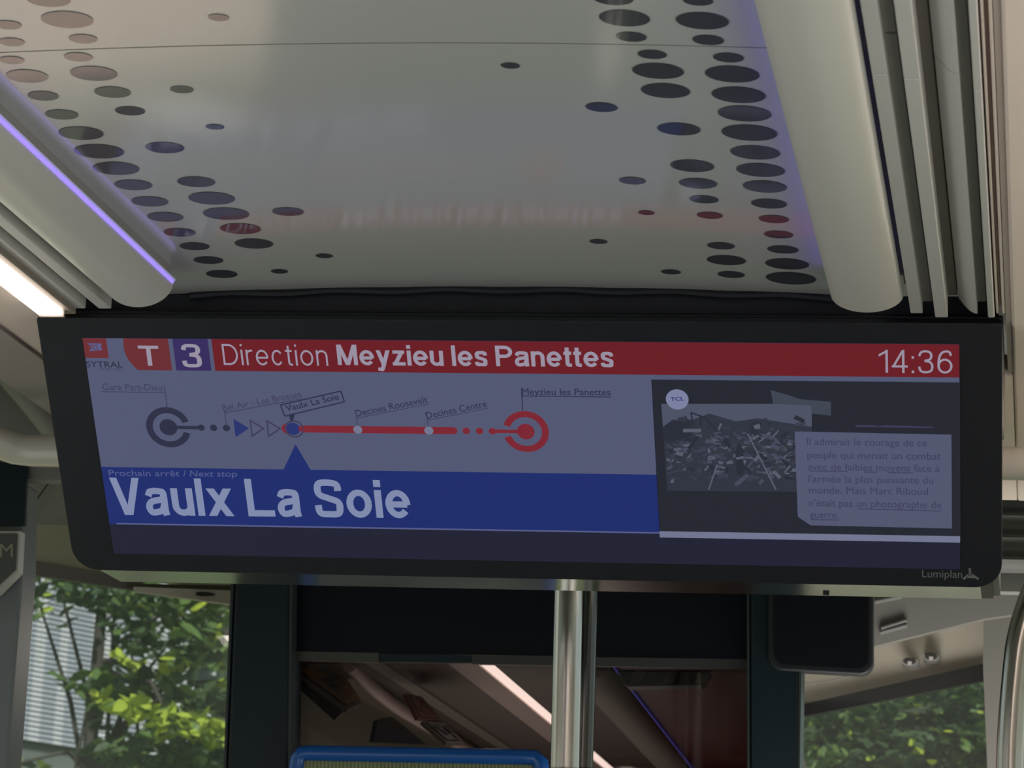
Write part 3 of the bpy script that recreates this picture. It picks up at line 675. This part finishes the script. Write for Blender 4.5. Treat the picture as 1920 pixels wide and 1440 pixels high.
# left wall of far compartment with notices
def wall2(name, pa, pb, mt, lift=0, y0=YP+.03, length=3.1): return strip2(name, pa, pb, mt, y0=y0, length=length, lift=lift)
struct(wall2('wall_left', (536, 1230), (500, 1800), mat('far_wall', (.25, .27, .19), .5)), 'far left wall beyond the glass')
a = atY(536, 1230, YP+.03); b_ = atY(500, 1800, YP+.03)
m = MB(); e = ax2*3.1; m.prism([a+e+Vector((-.02, 0, .02)), a+e+Vector((.67, 0, .02)), a+e+Vector((.67, 0, -1.5)), a+e+Vector((-.02, 0, -1.5))], (0, .05, 0), mat('far_end', (.10, .045, .045), .6)); struct(m.build('wall_front'), 'far end wall')
c = atY(1440, 1240, YP+.03); m = MB(); m.prism([c, c+Vector((0, 0, -1.2)), c+Vector((0, 0, -1.2))+e, c+e], (.02, 0, 0), mat('far_red_wall', (.15, .05, .05), .5)); struct(m.build('wall_right'), 'far right wall')
# framed posters hanging on the far wall: positions on the ceiling-wall slope beyond the glass
def poster(quad, y, cols, label):
    c = atY(*quad[0], y); t = thing('poster', label, 'poster', c)
    P = [atY(px, py, y+dy) for (px, py), dy in zip(quad, (0, .25, .25, 0))]
    n = (P[1]-P[0]).cross(P[3]-P[0]).normalized(); 
    if n.dot(EYE-P[0]) < 0: n = -n
    m = MB(); m.prism(P, -n*.006, cols[0]); m.build('backing', t)
    m = MB(); cpt = sum(P, Vector())/4; m.poly([cpt+(p_-cpt)*.84+n*.002 for p_ in P], cols[1]); m.build('print', t)
    rr = random.Random(len(label)); m = MB()
    for i in range(5):
        u0, v0 = rr.uniform(.15, .65), rr.uniform(.2, .7); du, dv = rr.uniform(.1, .3), rr.uniform(.1, .25)
        f = lambda u, v: P[0].lerp(P[1], u).lerp(P[3].lerp(P[2], u), v)+n*.0035
        m.poly([f(u0, v0), f(min(u0+du, .9), v0), f(min(u0+du, .9), min(v0+dv, .9)), f(u0, min(v0+dv, .9))], cols[2])
    m.build('print_detail', t)
OR = mat('ochre_print', (.62, .32, .07), .5); ORD = mat('brown_print', (.30, .11, .04), .5); DKB = mat('navy_print', (.02, .035, .06), .5); PGR = mat('pale_print', (.25, .27, .30), .5); MRN = mat('maroon_print', (.22, .04, .03), .5); GRB = mat('grey_board', (.20, .18, .15), .5)
poster([(545, 1252), (628, 1238), (680, 1318), (652, 1330)], YP+.10, (GRB, OR, ORD), 'ochre and brown poster high behind the glass, left end')
poster([(540, 1262), (556, 1262), (656, 1322), (632, 1345)], YP+.09, (DKB, DKB, GREYM), 'dark navy poster strip below the ochre poster')
poster([(762, 1300), (790, 1306), (830, 1352), (785, 1348)], YP+.20, (MRN, MRN, ORD), 'small maroon notice between the diagonal rails behind the glass')
poster([(708, 1352), (738, 1345), (800, 1396), (700, 1392)], YP+.16, (DKB, DKB, PGR), 'dark notice low behind the glass just above the blue frame')
poster([(792, 1352), (832, 1354), (870, 1392), (838, 1392)], YP+.22, (GRB, PGR, DKB), 'pale grey notice under the small maroon notice')
# a handrail along the far cove
m = MB(); c = atY(655, 1248, YP+.16); m.tube([c+ax2*k*.1+Vector((0, 0, -.02*math.sin(min(k, 6)/6*1.57))) for k in range(40)], .010, BEIGE, 12)
tag(m.build('grab_rail', smooth=True, loc=c), 'beige diagonal grab rail seen through the tinted glass', 'rail')
# ceiling lamp fitting behind glass on the right
c = atY(1238, 1266, YP+.12)
t = thing('ceiling_vent', 'faint grey ribbed ceiling fitting behind the glass, right of the poles', 'fitting', c)
quad_prism([(1155, 1255), (1330, 1256), (1316, 1284), (1172, 1287)], YP+.12, .05, mat('fitting_grey', (.12, .12, .12), .3), 'casing', t, .004)
for px_ in (1190, 1252, 1312): quad_prism([(px_, 1257), (px_+22, 1257), (px_+12, 1280), (px_-10, 1281)], YP+.116, .003, mat('fitting_pale', (.22, .22, .21), .3), 'rib', t)
# the far strip lamp's own light, plus an added fill shining up from below
c = atY(905, 1250, YP+1.2)
area('far_fill_light', atY(975, 1700, YP+1.25), (180, 0, 0), .5, 2.3, 1.6, (1, .90, .84))
area('far_strip_light', c+Vector((0, 0, -.05))+ax2*.3, (0, 0, 0), .08, 2.5, 9, (1, .84, .76))

# ================================================================ blue framed panel in front of the partition
YB = YP-.10
c = atY(785, 1415, YB)
t = thing('framed_panel', 'blue rounded frame around a pale green ribbed panel at the bottom edge', 'panel', atY(785, 1524, YB))
m = MB(); xl_, xr_ = atY(560, 1412, YB), atY(1010, 1421, YB); rr_ = .0105
top_ = lambda k: xl_.lerp(xr_, k)
path = [atY(556, y_, YB) for y_ in (1490, 1440)] + [atY(558, 1424, YB), atY(566, 1413.5, YB), atY(580, 1412, YB)] + [atY(580+k*42, 1412+.019*k*42, YB) for k in range(1, 10)] + [atY(980, 1419.5, YB), atY(1004, 1421, YB), atY(1014, 1430, YB)] + [atY(1016, y_, YB) for y_ in (1450, 1500)] + [atY(1010, 1518, YB), atY(990, 1524, YB), atY(800, 1521, YB), atY(575, 1517, YB), atY(557, 1508, YB), atY(553, 1490, YB)]
m.tube(path, rr_, BLUE, 16); m.build('frame', t, smooth=True)
m = MB(); GRN = mat('pale_green_rib', (.42, .46, .28), .4, noise_amt=.1, nscale=40); a, b_ = atY(560, 1424, YB), atY(1014, 1430, YB); zlo = atY(560, 1518, YB).z
nr = 64
for i in range(nr):
    x0_ = a.x+(b_.x-a.x)*i/nr; x1_ = a.x+(b_.x-a.x)*(i+1)/nr; xm_ = (x0_+x1_)/2; zt = a.z+(b_.z-a.z)*i/nr
    m.poly([(x0_, YB+.003, zlo), (xm_, YB-.002, zlo), (xm_, YB-.002, zt), (x0_, YB+.003, zt)], GRN)
    m.poly([(xm_, YB-.002, zlo), (x1_, YB+.003, zlo), (x1_, YB+.003, zt), (xm_, YB-.002, zt)], GRN)
m.build('ribbed_sheet', t)

# ================================================================ poles
def pole(px0, py0, px1, py1, y, r, mt, name, label):
    a, b = atY(px0, py0, y), atY(px1, py1, y); d = (b-a).normalized()
    m = MB(); m.tube([a-d*.12, a+d*.3, b, b+d*((b.z-.0)/-d.z)], r, mt, 40)
    return tag(m.build(name, smooth=True, loc=b+d*(b.z/-d.z)), label, 'pole')
yp = 3.62
pole(1067, 1085, 1059, 1440, yp, 28*yp/F*.98, CHROME, 'grab_pole', 'shiny steel grab pole coming down under the middle of the screen')
yp2 = 3.80
pole(1101, 1085, 1090, 1440, yp2, 22*yp2/F, mat('dark_steel', (.12, .12, .12), .16, metal=1), 'grab_pole', 'darker steel pole close behind the shiny grab pole')

# ================================================================ left front corner
ZW = 2.15
# door pillar at far left with the M plate
YL = 3.9
struct(quad_prism([(-60, 860), (46, 905), (42, 1075), (8, 1500), (-60, 1500)], YL, .06, mat('blue_grey_pillar', (.15, .17, .18), .5), 'wall_left', None, .004), 'blue grey door pillar')
struct(quad_prism([(-60, 860), (50, 872), (46, 985), (-60, 985)], YL-.01, .008, NAVY, 'trim_%d' % n_trim, None), 'dark panel over the pillar'); n_trim += 1
t = thing('sign_plate', 'dark plate with a cut corner and a pale letter M at the left edge', 'sign', atY(10, 1100, YL-.03))
quad_prism([(-50, 996), (38, 996), (34, 1072), (-6, 1112), (-50, 1130)], YL-.03, .02, mat('pale_rim', (.5, .5, .47), .3), 'rim', t)
quad_prism([(-50, 1000), (31, 1000), (28, 1068), (-10, 1104), (-50, 1120)], YL-.034, .01, mat('plate_grey', (.07, .075, .07), .4), 'plate', t)
mm = MB(); v, fs = glyphs('M', .01)
w0 = min(q_.x for q_ in v); w1 = max(q_.x for q_ in v); hh = max(q_.y for q_ in v); a = atY(0, 1044, YL-.0345); b_ = atY(24, 1044, YL-.0345); c = atY(0, 1020, YL-.0345)
mm.v = [tuple(a+(b_-a)*((q_.x-w0)/(w1-w0))+(c-a)*(q_.y/hh)) for q_ in v]; mm.f = fs; mm.m = [0]*len(fs); mm.mats = [mat('faded_letter', (.26, .26, .2), .6)]
mm.build('lettering', t)
# dark cove, cream header, window head
Q = lambda pix, y: [atY(*q_, y) for q_ in pix]
def hung(name, pix, y, mt, lab, bevel=0): return struct(quad_prism(pix, y, .02, mt, name, None, bevel), lab)
hung('wall_left', [(30, 860), (560, 880), (560, 1000), (110, 992), (46, 982), (44, 900)], 4.45, GREYM, 'grey panel above the left window')
m = MB(); m.tube([atY(46, 968, 4.44), atY(104, 888, 4.44)], .0012, BLACK, 6); struct(m.build('trim_%d' % n_trim)); n_trim += 1
# header board following the angled nose wall
def angled(pixtop, pixbot, ztop_y, mt, name, lab, thick=.02):
    """board between two lines, both ends given at their own depth"""
    P = [atY(px, py, yy) for (px, py), yy in zip(pixtop+pixbot[::-1], ztop_y+ztop_y[::-1])]
    m = MB(); m.prism(P, (0.0, thick, 0), mt); return struct(m.build(name), lab)
angled([(30, 982), (560, 1000)], [(30, 1050), (560, 1128)], [4.30, 4.62], OLIVE, 'wall_left', 'olive cream header over the left window')
angled([(30, 1046), (262, 1086)], [(30, 1072), (262, 1108)], [4.28, 4.42], mat('window_head_grey', (.16, .15, .14), .5), 'trim_%d' % n_trim, 'grey window head'); n_trim += 1
angled([(240, 1094), (560, 1100)], [(240, 1100), (560, 1112)], [4.40, 4.58], mat('dark_joint', (.08, .08, .05), .6), 'trim_%d' % n_trim, 'dark joint under the header'); n_trim += 1  # thin dark line in one even colour
angled([(250, 1100), (560, 1112)], [(250, 1108), (560, 1150)], [4.39, 4.57], CREAM, 'trim_%d' % n_trim, 'cream soffit over the window'); n_trim += 1
m = MB(); c = atY(382, 1114, 4.46); m.tube([c+Vector((0, -.004, 0)), c+Vector((0, .004, 0))], .0, BLACK, 8)
m = MB(); pts = [c+Vector((.017*math.cos(t_), -.003, .0030*math.sin(t_))) for t_ in [2*math.pi*k/24 for k in range(24)]]; m.prism(pts, (0, .006, 0), BLACK)
tag(m.build('oval_vent', loc=c), 'small flat dark oval slot above the left window', 'slot')
# window glass left
P = [atY(-20, 1040, 4.30), atY(470, 1090, 4.62), atY(470, 1800, 4.62), atY(-20, 1800, 4.30)]
m = MB(); m.prism(P, (0, .006, 0), GLASS); struct(m.build('window_1'), 'left cab window')
hung('wall_left', [(-300, 2210), (470, 2210), (470, 2900), (-300, 2900)], 4.66, CREAM, 'wall below the left window')

# ================================================================ right front corner
hung('wall_right', [(1400, 1040), (2060, 1040), (2060, 1130), (1845, 1160), (1637, 1212), (1400, 1240)], 4.55, mat('soft_grey_cove', (.17, .165, .155), .6), 'soft grey cove right of the partition')
m = MB()
for a_, b_ in (((1640, 1128), (1690, 1118)), ((1650, 1186), (1700, 1172)), ((1652, 1178), (1700, 1163)), ((1880, 1030), (1925, 1012)), ((1882, 1062), (1925, 1045))):
    m.tube([atY(*a_, 4.545), atY(*b_, 4.545)], .0035, BELL, 8)
struct(m.build('trim_%d' % n_trim), 'folds in the cove'); n_trim += 1
angled([(1480, 1248), (1637, 1206)], [(1480, 1330), (1637, 1296)], [5.2, 5.1], CREAM, 'wall_right', 'cream header over the right window, left part')
angled([(1636.8, 1209), (1846, 1150)], [(1636.8, 1296), (1846, 1248)], [5.1, 4.97], CREAM, 'wall_right', 'cream header over the right window')
angled([(1480, 1326), (1846, 1244)], [(1480, 1348), (1846, 1276)], [5.16, 4.94], mat('seal_black', (.03, .032, .032), .5), 'trim_%d' % n_trim, 'black window seal'); n_trim += 1
m = MB(); m.tube([atY(1506, 1283, 5.0), atY(1560, 1276, 5.0), atY(1600, 1266, 5.0)], .0012, GREYM, 6); struct(m.build('trim_%d' % n_trim)); n_trim += 1
P = [atY(1460, 1330, 5.22), atY(1870, 1240, 5.0), atY(1870, 1800, 5.0), atY(1460, 1800, 5.22)]
m = MB(); m.prism(P, (0, .006, 0), GLASS); struct(m.build('window_2'), 'right cab window')
hung('wall_right', [(1845, 1090), (2100, 1090), (2100, 1700), (1862, 1700), (1843, 1245)], 4.80, mat('warm_grey_pillar', (.17, .165, .15), .5), 'warm grey pillar at the right')
hung('wall_right', [(1460, 1800), (2100, 1800), (2100, 2900), (1460, 2900)], 5.24, CREAM, 'wall below the right window')
# unseen warm board below the left window, added for its reflection in the ceiling
m = MB(); m.box(-1.72, -1.095, 4.46, 4.56, .0, 1.56, mat('warm_board', (.84, .68, .60), .5)); tag(m.build('reflection_board', bevel=.01, loc=(-1.4, 4.5, 0)), 'unseen warm beige board added below the left cab window for its ceiling reflection', 'board')
# two round chrome hooks / sprinklers
for px, py, lab in ((1706, 1241, 'round chrome button on the cream header, the left one of two'), (1746, 1232, 'round dark chrome button on the cream header, the right one of two')):
    c = atY(px, py, 4.98); t = thing('round_button', lab, 'button', c, None)
    r = 16*4.98/F
    m = MB(); m.prism([c+Vector((r*math.cos(a_), 0, r*.5*math.sin(a_))) for a_ in [2*math.pi*k/28 for k in range(28)]], (0, .05, 0), GREYM); m.build('ring', t)
    m = MB(); m.prism([c+Vector((r*.72*math.cos(a_), -.004, r*.36*math.sin(a_))) for a_ in [2*math.pi*k/24 for k in range(24)]], (0, .004, 0), CHROME); m.build('cap', t)
    m = MB(); m.prism([c+Vector((-.003, -.007, 0)), c+Vector((.003, -.007, 0)), c+Vector((.003, -.007, -r*.4)), c+Vector((-.003, -.007, -r*.4))], (0, .003, 0), SLAT); m.build('slot', t)
# black monitor seen beside the right post
YM = 4.12
t = thing('monitor', 'black rounded box hanging just right of the right door post', 'monitor', atY(1560, 1266, YM))
def rounded_px(x0, y0, x1, y1, r, y, slope=0):
    pts = []
    for cx, cyy, a0 in ((x1-r, y1-r, 0), (x0+r, y1-r, 90), (x0+r, y0+r, 180), (x1-r, y0+r, 270)):
        for k in range(9):
            a_ = math.radians(a0+90*k/8); X_ = cx+r*math.cos(a_); pts.append(atY(X_, cyy+r*math.sin(a_)+slope*(X_-x0), y))
    return pts
m = MB(); m.prism(rounded_px(1440, 1060, 1637, 1255, 26, YM+.12, .055), (0, .03, 0), BLACK); m.build('casing', t, bevel=.003)
m = MB(); m.prism(rounded_px(1452, 1072, 1628, 1245, 20, YM+.118, .055), (0, .002, 0), SOOT); m.build('screen', t)
m = MB(); c = atY(1560, 1070, YM+.135); m.box(c.x-.02, c.x+.02, c.y-.008, c.y+.008, c.z, 2.45, BLACK); m.build('hanger', t)
# curved pale handrail bottom right
ys = 3.9
path = [Vector((.24, ys, 2.236)), Vector((.13, ys, 2.215)), atY(2010, 1010, ys), atY(1962, 1065, ys), atY(1932, 1130, ys), atY(1912, 1200, ys), atY(1902, 1280, ys), atY(1896, 1360, ys), atY(1893, 1440, ys), atY(1892, 1600, ys), atY(1892, 2400, ys)]
def smooth_path(P, n=6):
    out = []
    for i in range(len(P)-1):
        p0, p1, p2, p3 = P[max(i-1, 0)], P[i], P[i+1], P[min(i+2, len(P)-1)]
        for k in range(n):
            t_ = k/n; out.append(.5*((2*p1)+(p2-p0)*t_+(2*p0-5*p1+4*p2-p3)*t_*t_+(3*p1-p0-3*p2+p3)*t_**3))
    return out+[P[-1]]
m = MB(); m.tube(smooth_path(path), 25*ys/F, CHROME, 28); tag(m.build('handrail', smooth=True, loc=path[-1]), 'pale steel handrail curving up out of the lower right corner', 'rail')

# ================================================================ SALOON SHELL around and behind the camera
m = MB(); m.box(-1.80, .74, -4, 4.3, -.06, 0, mat('floor_grey', (.20, .20, .20), .6, noise_amt=.2, nscale=40)); struct(m.build('floor'))
WALLM = mat('wall_cream', (.55, .52, .46), .5)
for sx, nm, nw in ((-1.76, 'wall_left', 3), (.70, 'wall_right', 4)):
    m = MB()
    m.box(sx-.03, sx+.03, -4, 3.3, 0, .8, WALLM); m.box(sx-.03, sx+.03, -4, 3.3, 1.95, 2.45, WALLM)
    for y in (-4, -1.9, .2, 2.9): m.box(sx-.03, sx+.03, y, y+.25, .8, 1.95, WALLM)
    struct(m.build(nm), 'side wall')
    m = MB(); m.box(sx-.004, sx+.004, -3.75, 2.9, .8, 1.95, GLASS); struct(m.build('window_%d' % nw), 'side window')
m = MB(); m.box(-1.8, .74, -4.05, -4.0, 0, 2.45, WALLM); struct(m.build('wall_back'))
m = MB(); m.box(.30, .67, -3.9, 3.3, Zs-.03, Zs, PINK); struct(m.build('trim_%d' % n_trim)); n_trim += 1

# ================================================================ OUTSIDE
m = MB(); m.box(-60, 60, -40, 120, -.62, -.5, mat('ground_grass', (.08, .11, .04), .9, noise_amt=.3, nscale=2)); struct(m.build('ground'), 'ground outside')
# building with louvred facade
z0 = 4.8
P1, P2 = atZ(6, 1380, z0), atZ(190, 1409, z0); dirn = (P2-P1).normalized(); nb = Vector((dirn.y, -dirn.x, 0))
if nb.dot(EYE-P1) < 0: nb = -nb
bt = thing('office_building', 'pale building with louvred facade seen through the leaves in the left window', 'building', Vector((P1.x, P1.y, -.5)))
LV = mat('white_louvre', (.62, .60, .63), .5, noise_amt=.05, nscale=1); LV2 = mat('blue_grey_louvre', (.38, .39, .44), .5, noise_amt=.05, nscale=1); LVG = mat('louvre_gap', (.20, .21, .24), .7); BASEM = mat('building_base', (.16, .17, .16), .7, noise_amt=.2, nscale=1)
def W(s, z, o=0): return Vector((P1.x, P1.y, 0)) + dirn*s + nb*o + Vector((0, 0, z))
bands = [(-3, .02, LV2), (.02, .38, LV2), (.38, .55, LV), (.55, .78, LV2), (.78, .92, LV), (.92, 1.3, LV2), (1.3, 1.7, LV), (1.7, 2.2, LV2), (2.2, 7.0, LV)]
m = MB(); 
for s0, s1, mt in bands:
    z = z0
    while z < z0+3.2:
        m.poly([W(s0, z, .02), W(s1, z, .02), W(s1, z+.040, .0), W(s0, z+.040, .0)], mt)
        m.poly([W(s0, z+.040, .0), W(s1, z+.040, .0), W(s1, z+.055, .02), W(s0, z+.055, .02)], LVG); z += .055
m.build('louvre_facade', bt)
m = MB(); m.prism([W(-3, -.5, -.05), W(7, -.5, -.05), W(7, z0, -.05), W(-3, z0, -.05)], -nb*4, BASEM); m.build('ground_storey', bt)
m = MB(); m.prism([W(-3, z0, -.05), W(7, z0, -.05), W(7, z0+3.2, -.05), W(-3, z0+3.2, -.05)], -nb*4, LV2); m.build('upper_storey', bt)

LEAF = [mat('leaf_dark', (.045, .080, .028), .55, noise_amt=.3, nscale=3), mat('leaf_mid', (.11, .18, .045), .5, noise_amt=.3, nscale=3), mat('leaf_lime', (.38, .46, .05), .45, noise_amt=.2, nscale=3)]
for l_ in LEAF:
    n = l_.node_tree; b = n.nodes['Principled BSDF']; o = n.nodes['Material Output']; tl = n.nodes.new('ShaderNodeBsdfTranslucent'); ms = n.nodes.new('ShaderNodeMixShader'); ms.inputs[0].default_value = .35
    src = b.inputs['Base Color'].links[0].from_socket if b.inputs['Base Color'].links else None
    if src: n.links.new(src, tl.inputs[0])
    n.links.new(b.outputs[0], ms.inputs[1]); n.links.new(tl.outputs[0], ms.inputs[2]); n.links.new(ms.outputs[0], o.inputs[0])
BARK = mat('bark', (.05, .045, .035), .9, noise_amt=.4, nscale=8)
def leaf_blobs(blobs, seed, size):
    rr = random.Random(seed); m = MB()
    for c, (rx_, ry_, rz_), n, wts in blobs:
        for i in range(n):
            while True:
                q_ = Vector((rr.uniform(-1, 1), rr.uniform(-1, 1), rr.uniform(-1, 1)))
                if q_.length < 1: break
            p_ = c+Vector((q_.x*rx_, q_.y*ry_, q_.z*rz_)); s = size*rr.uniform(.6, 1.4)
            rot = Euler((rr.uniform(-.9, .9), rr.uniform(-.9, .9), rr.uniform(0, 6.28))).to_matrix()
            mt = rr.choices(LEAF, wts)[0]
            m.poly([p_+rot@Vector(v) for v in ((0, -s, 0), (s*.42, -s*.3, s*.08), (s*.38, s*.4, s*.05), (0, s, -s*.05), (-s*.38, s*.4, s*.05), (-s*.42, -s*.3, s*.08))], mt)
    return m
def tree(base, top, blobs, seed, size, label, group='trees outside the tram'):
    t = thing('tree', label, 'tree', base, group); rr = random.Random(seed)
    m = MB(); m.tube([base, base.lerp(top, .4)+Vector((.05, 0, 0)), base.lerp(top, .75)-Vector((.05, 0, 0)), top], [.05, .042, .034, .022], BARK, 12); m.build('trunk', t, smooth=True)
    m = MB()
    for c, rad, n, _ in blobs:
        s = base.lerp(top, rr.uniform(.6, .95)); mid = s.lerp(c, .5)+Vector((rr.uniform(-.1, .1), rr.uniform(-.1, .1), .08)); m.tube([s, mid, c], [.014, .010, .005], BARK, 8)
    m.build('branches', t, smooth=True)
    leaf_blobs(blobs, seed, size).build('foliage', t)
    return t
DT = 12.0
THIN = .36
def bp(px, py, wpx, hpx, n, wts=(5, 4, 1), dy=0, depth=.5):
    n = int(n*THIN)
    c = atY(px, py, DT+dy); return (c, (wpx*DT/F, depth, hpx*DT/F), n, wts)
ba = atY(236, 1500, DT+.2); ba.z = -.5
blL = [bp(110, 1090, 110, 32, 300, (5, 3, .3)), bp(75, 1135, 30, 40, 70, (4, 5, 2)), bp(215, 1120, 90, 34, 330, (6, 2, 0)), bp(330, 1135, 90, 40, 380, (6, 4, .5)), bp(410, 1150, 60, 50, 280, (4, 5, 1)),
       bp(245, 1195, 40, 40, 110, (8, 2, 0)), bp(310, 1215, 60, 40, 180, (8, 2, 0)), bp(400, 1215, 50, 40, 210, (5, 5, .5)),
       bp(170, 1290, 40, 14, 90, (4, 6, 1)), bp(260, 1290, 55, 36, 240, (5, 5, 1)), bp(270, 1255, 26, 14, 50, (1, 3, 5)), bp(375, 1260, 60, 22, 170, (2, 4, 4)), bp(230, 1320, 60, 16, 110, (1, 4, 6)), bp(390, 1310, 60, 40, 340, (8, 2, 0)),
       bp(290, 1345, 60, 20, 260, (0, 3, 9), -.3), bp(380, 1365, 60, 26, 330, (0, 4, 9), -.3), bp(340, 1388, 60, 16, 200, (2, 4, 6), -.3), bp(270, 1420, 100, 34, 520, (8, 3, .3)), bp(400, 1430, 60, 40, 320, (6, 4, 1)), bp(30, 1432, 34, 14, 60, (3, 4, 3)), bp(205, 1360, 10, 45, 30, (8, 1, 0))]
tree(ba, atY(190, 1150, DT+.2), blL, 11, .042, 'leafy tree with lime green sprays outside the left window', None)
# second tree further back
DT = 17.0
ba = atY(430, 1500, DT); ba.z = -.5
tree(ba, atY(430, 1120, DT), [bp(360, 1150, 110, 60, 260, (9, 2, 0)), bp(320, 1450, 140, 40, 450, (9, 2, 0)), bp(425, 1250, 60, 70, 260, (9, 3, 0))], 5, .055, 'darker tree behind the lime green one outside the left window', None)
# right side trees
THIN = .75
DT = 12.0
ba = atY(1700, 1700, DT+.6); ba.z = -.5
blR = [bp(x_, y_, 70, 48, 330, wt, dy=random.uniform(-.3, .3)) for x_, y_, wt in ((1530, 1380, (6, 5, .5)), (1600, 1350, (5, 5, 1)), (1680, 1330, (5, 5, 1.2)), (1760, 1310, (6, 4, .8)), (1830, 1300, (8, 4, .2)), (1540, 1450, (7, 5, .4)), (1620, 1430, (9, 3, .3)), (1700, 1420, (9, 3, .4)), (1790, 1400, (7, 4, .4)), (1860, 1380, (8, 4, .2)), (1600, 1520, (5, 5, 1)), (1780, 1500, (5, 5, 1)))]
tree(ba, atY(1690, 1380, DT+.6), blR, 21, .034, 'dense green tree filling the right window', None)
DT = 16.0
ba = atY(1800, 1700, DT); ba.z = -.5
tree(ba, atY(1800, 1350, DT), [bp(x_, y_, 90, 70, 480, (9, 3, .2), depth=.8) for x_, y_ in ((1540, 1350), (1640, 1330), (1740, 1300), (1840, 1290), (1560, 1450), (1680, 1430), (1800, 1400), (1900, 1390))], 31, .034, 'darker tree standing behind the dense green one in the right window', None)
# hedge line far off so the horizon is green
for k, (xa_, lab) in enumerate(((-9.5, 'distant dark tree mass far left beyond the building'), (-4.6, 'distant dark tree mass behind the left window trees'), (-.6, 'distant dark tree mass behind the right window trees'))):
    c = Vector((xa_, 24, 3.6)); base = Vector((xa_, 24, -.5))
    tree(base, Vector((xa_, 24, 3)), [(c+Vector((dx, 0, dz)), (1.1, .7, .9), 420, (9, 2, 0)) for dx in (-.9, .9) for dz in (-1.6, -.2, 1.2)], 40+k, .10, lab, None) if k == 2 else None
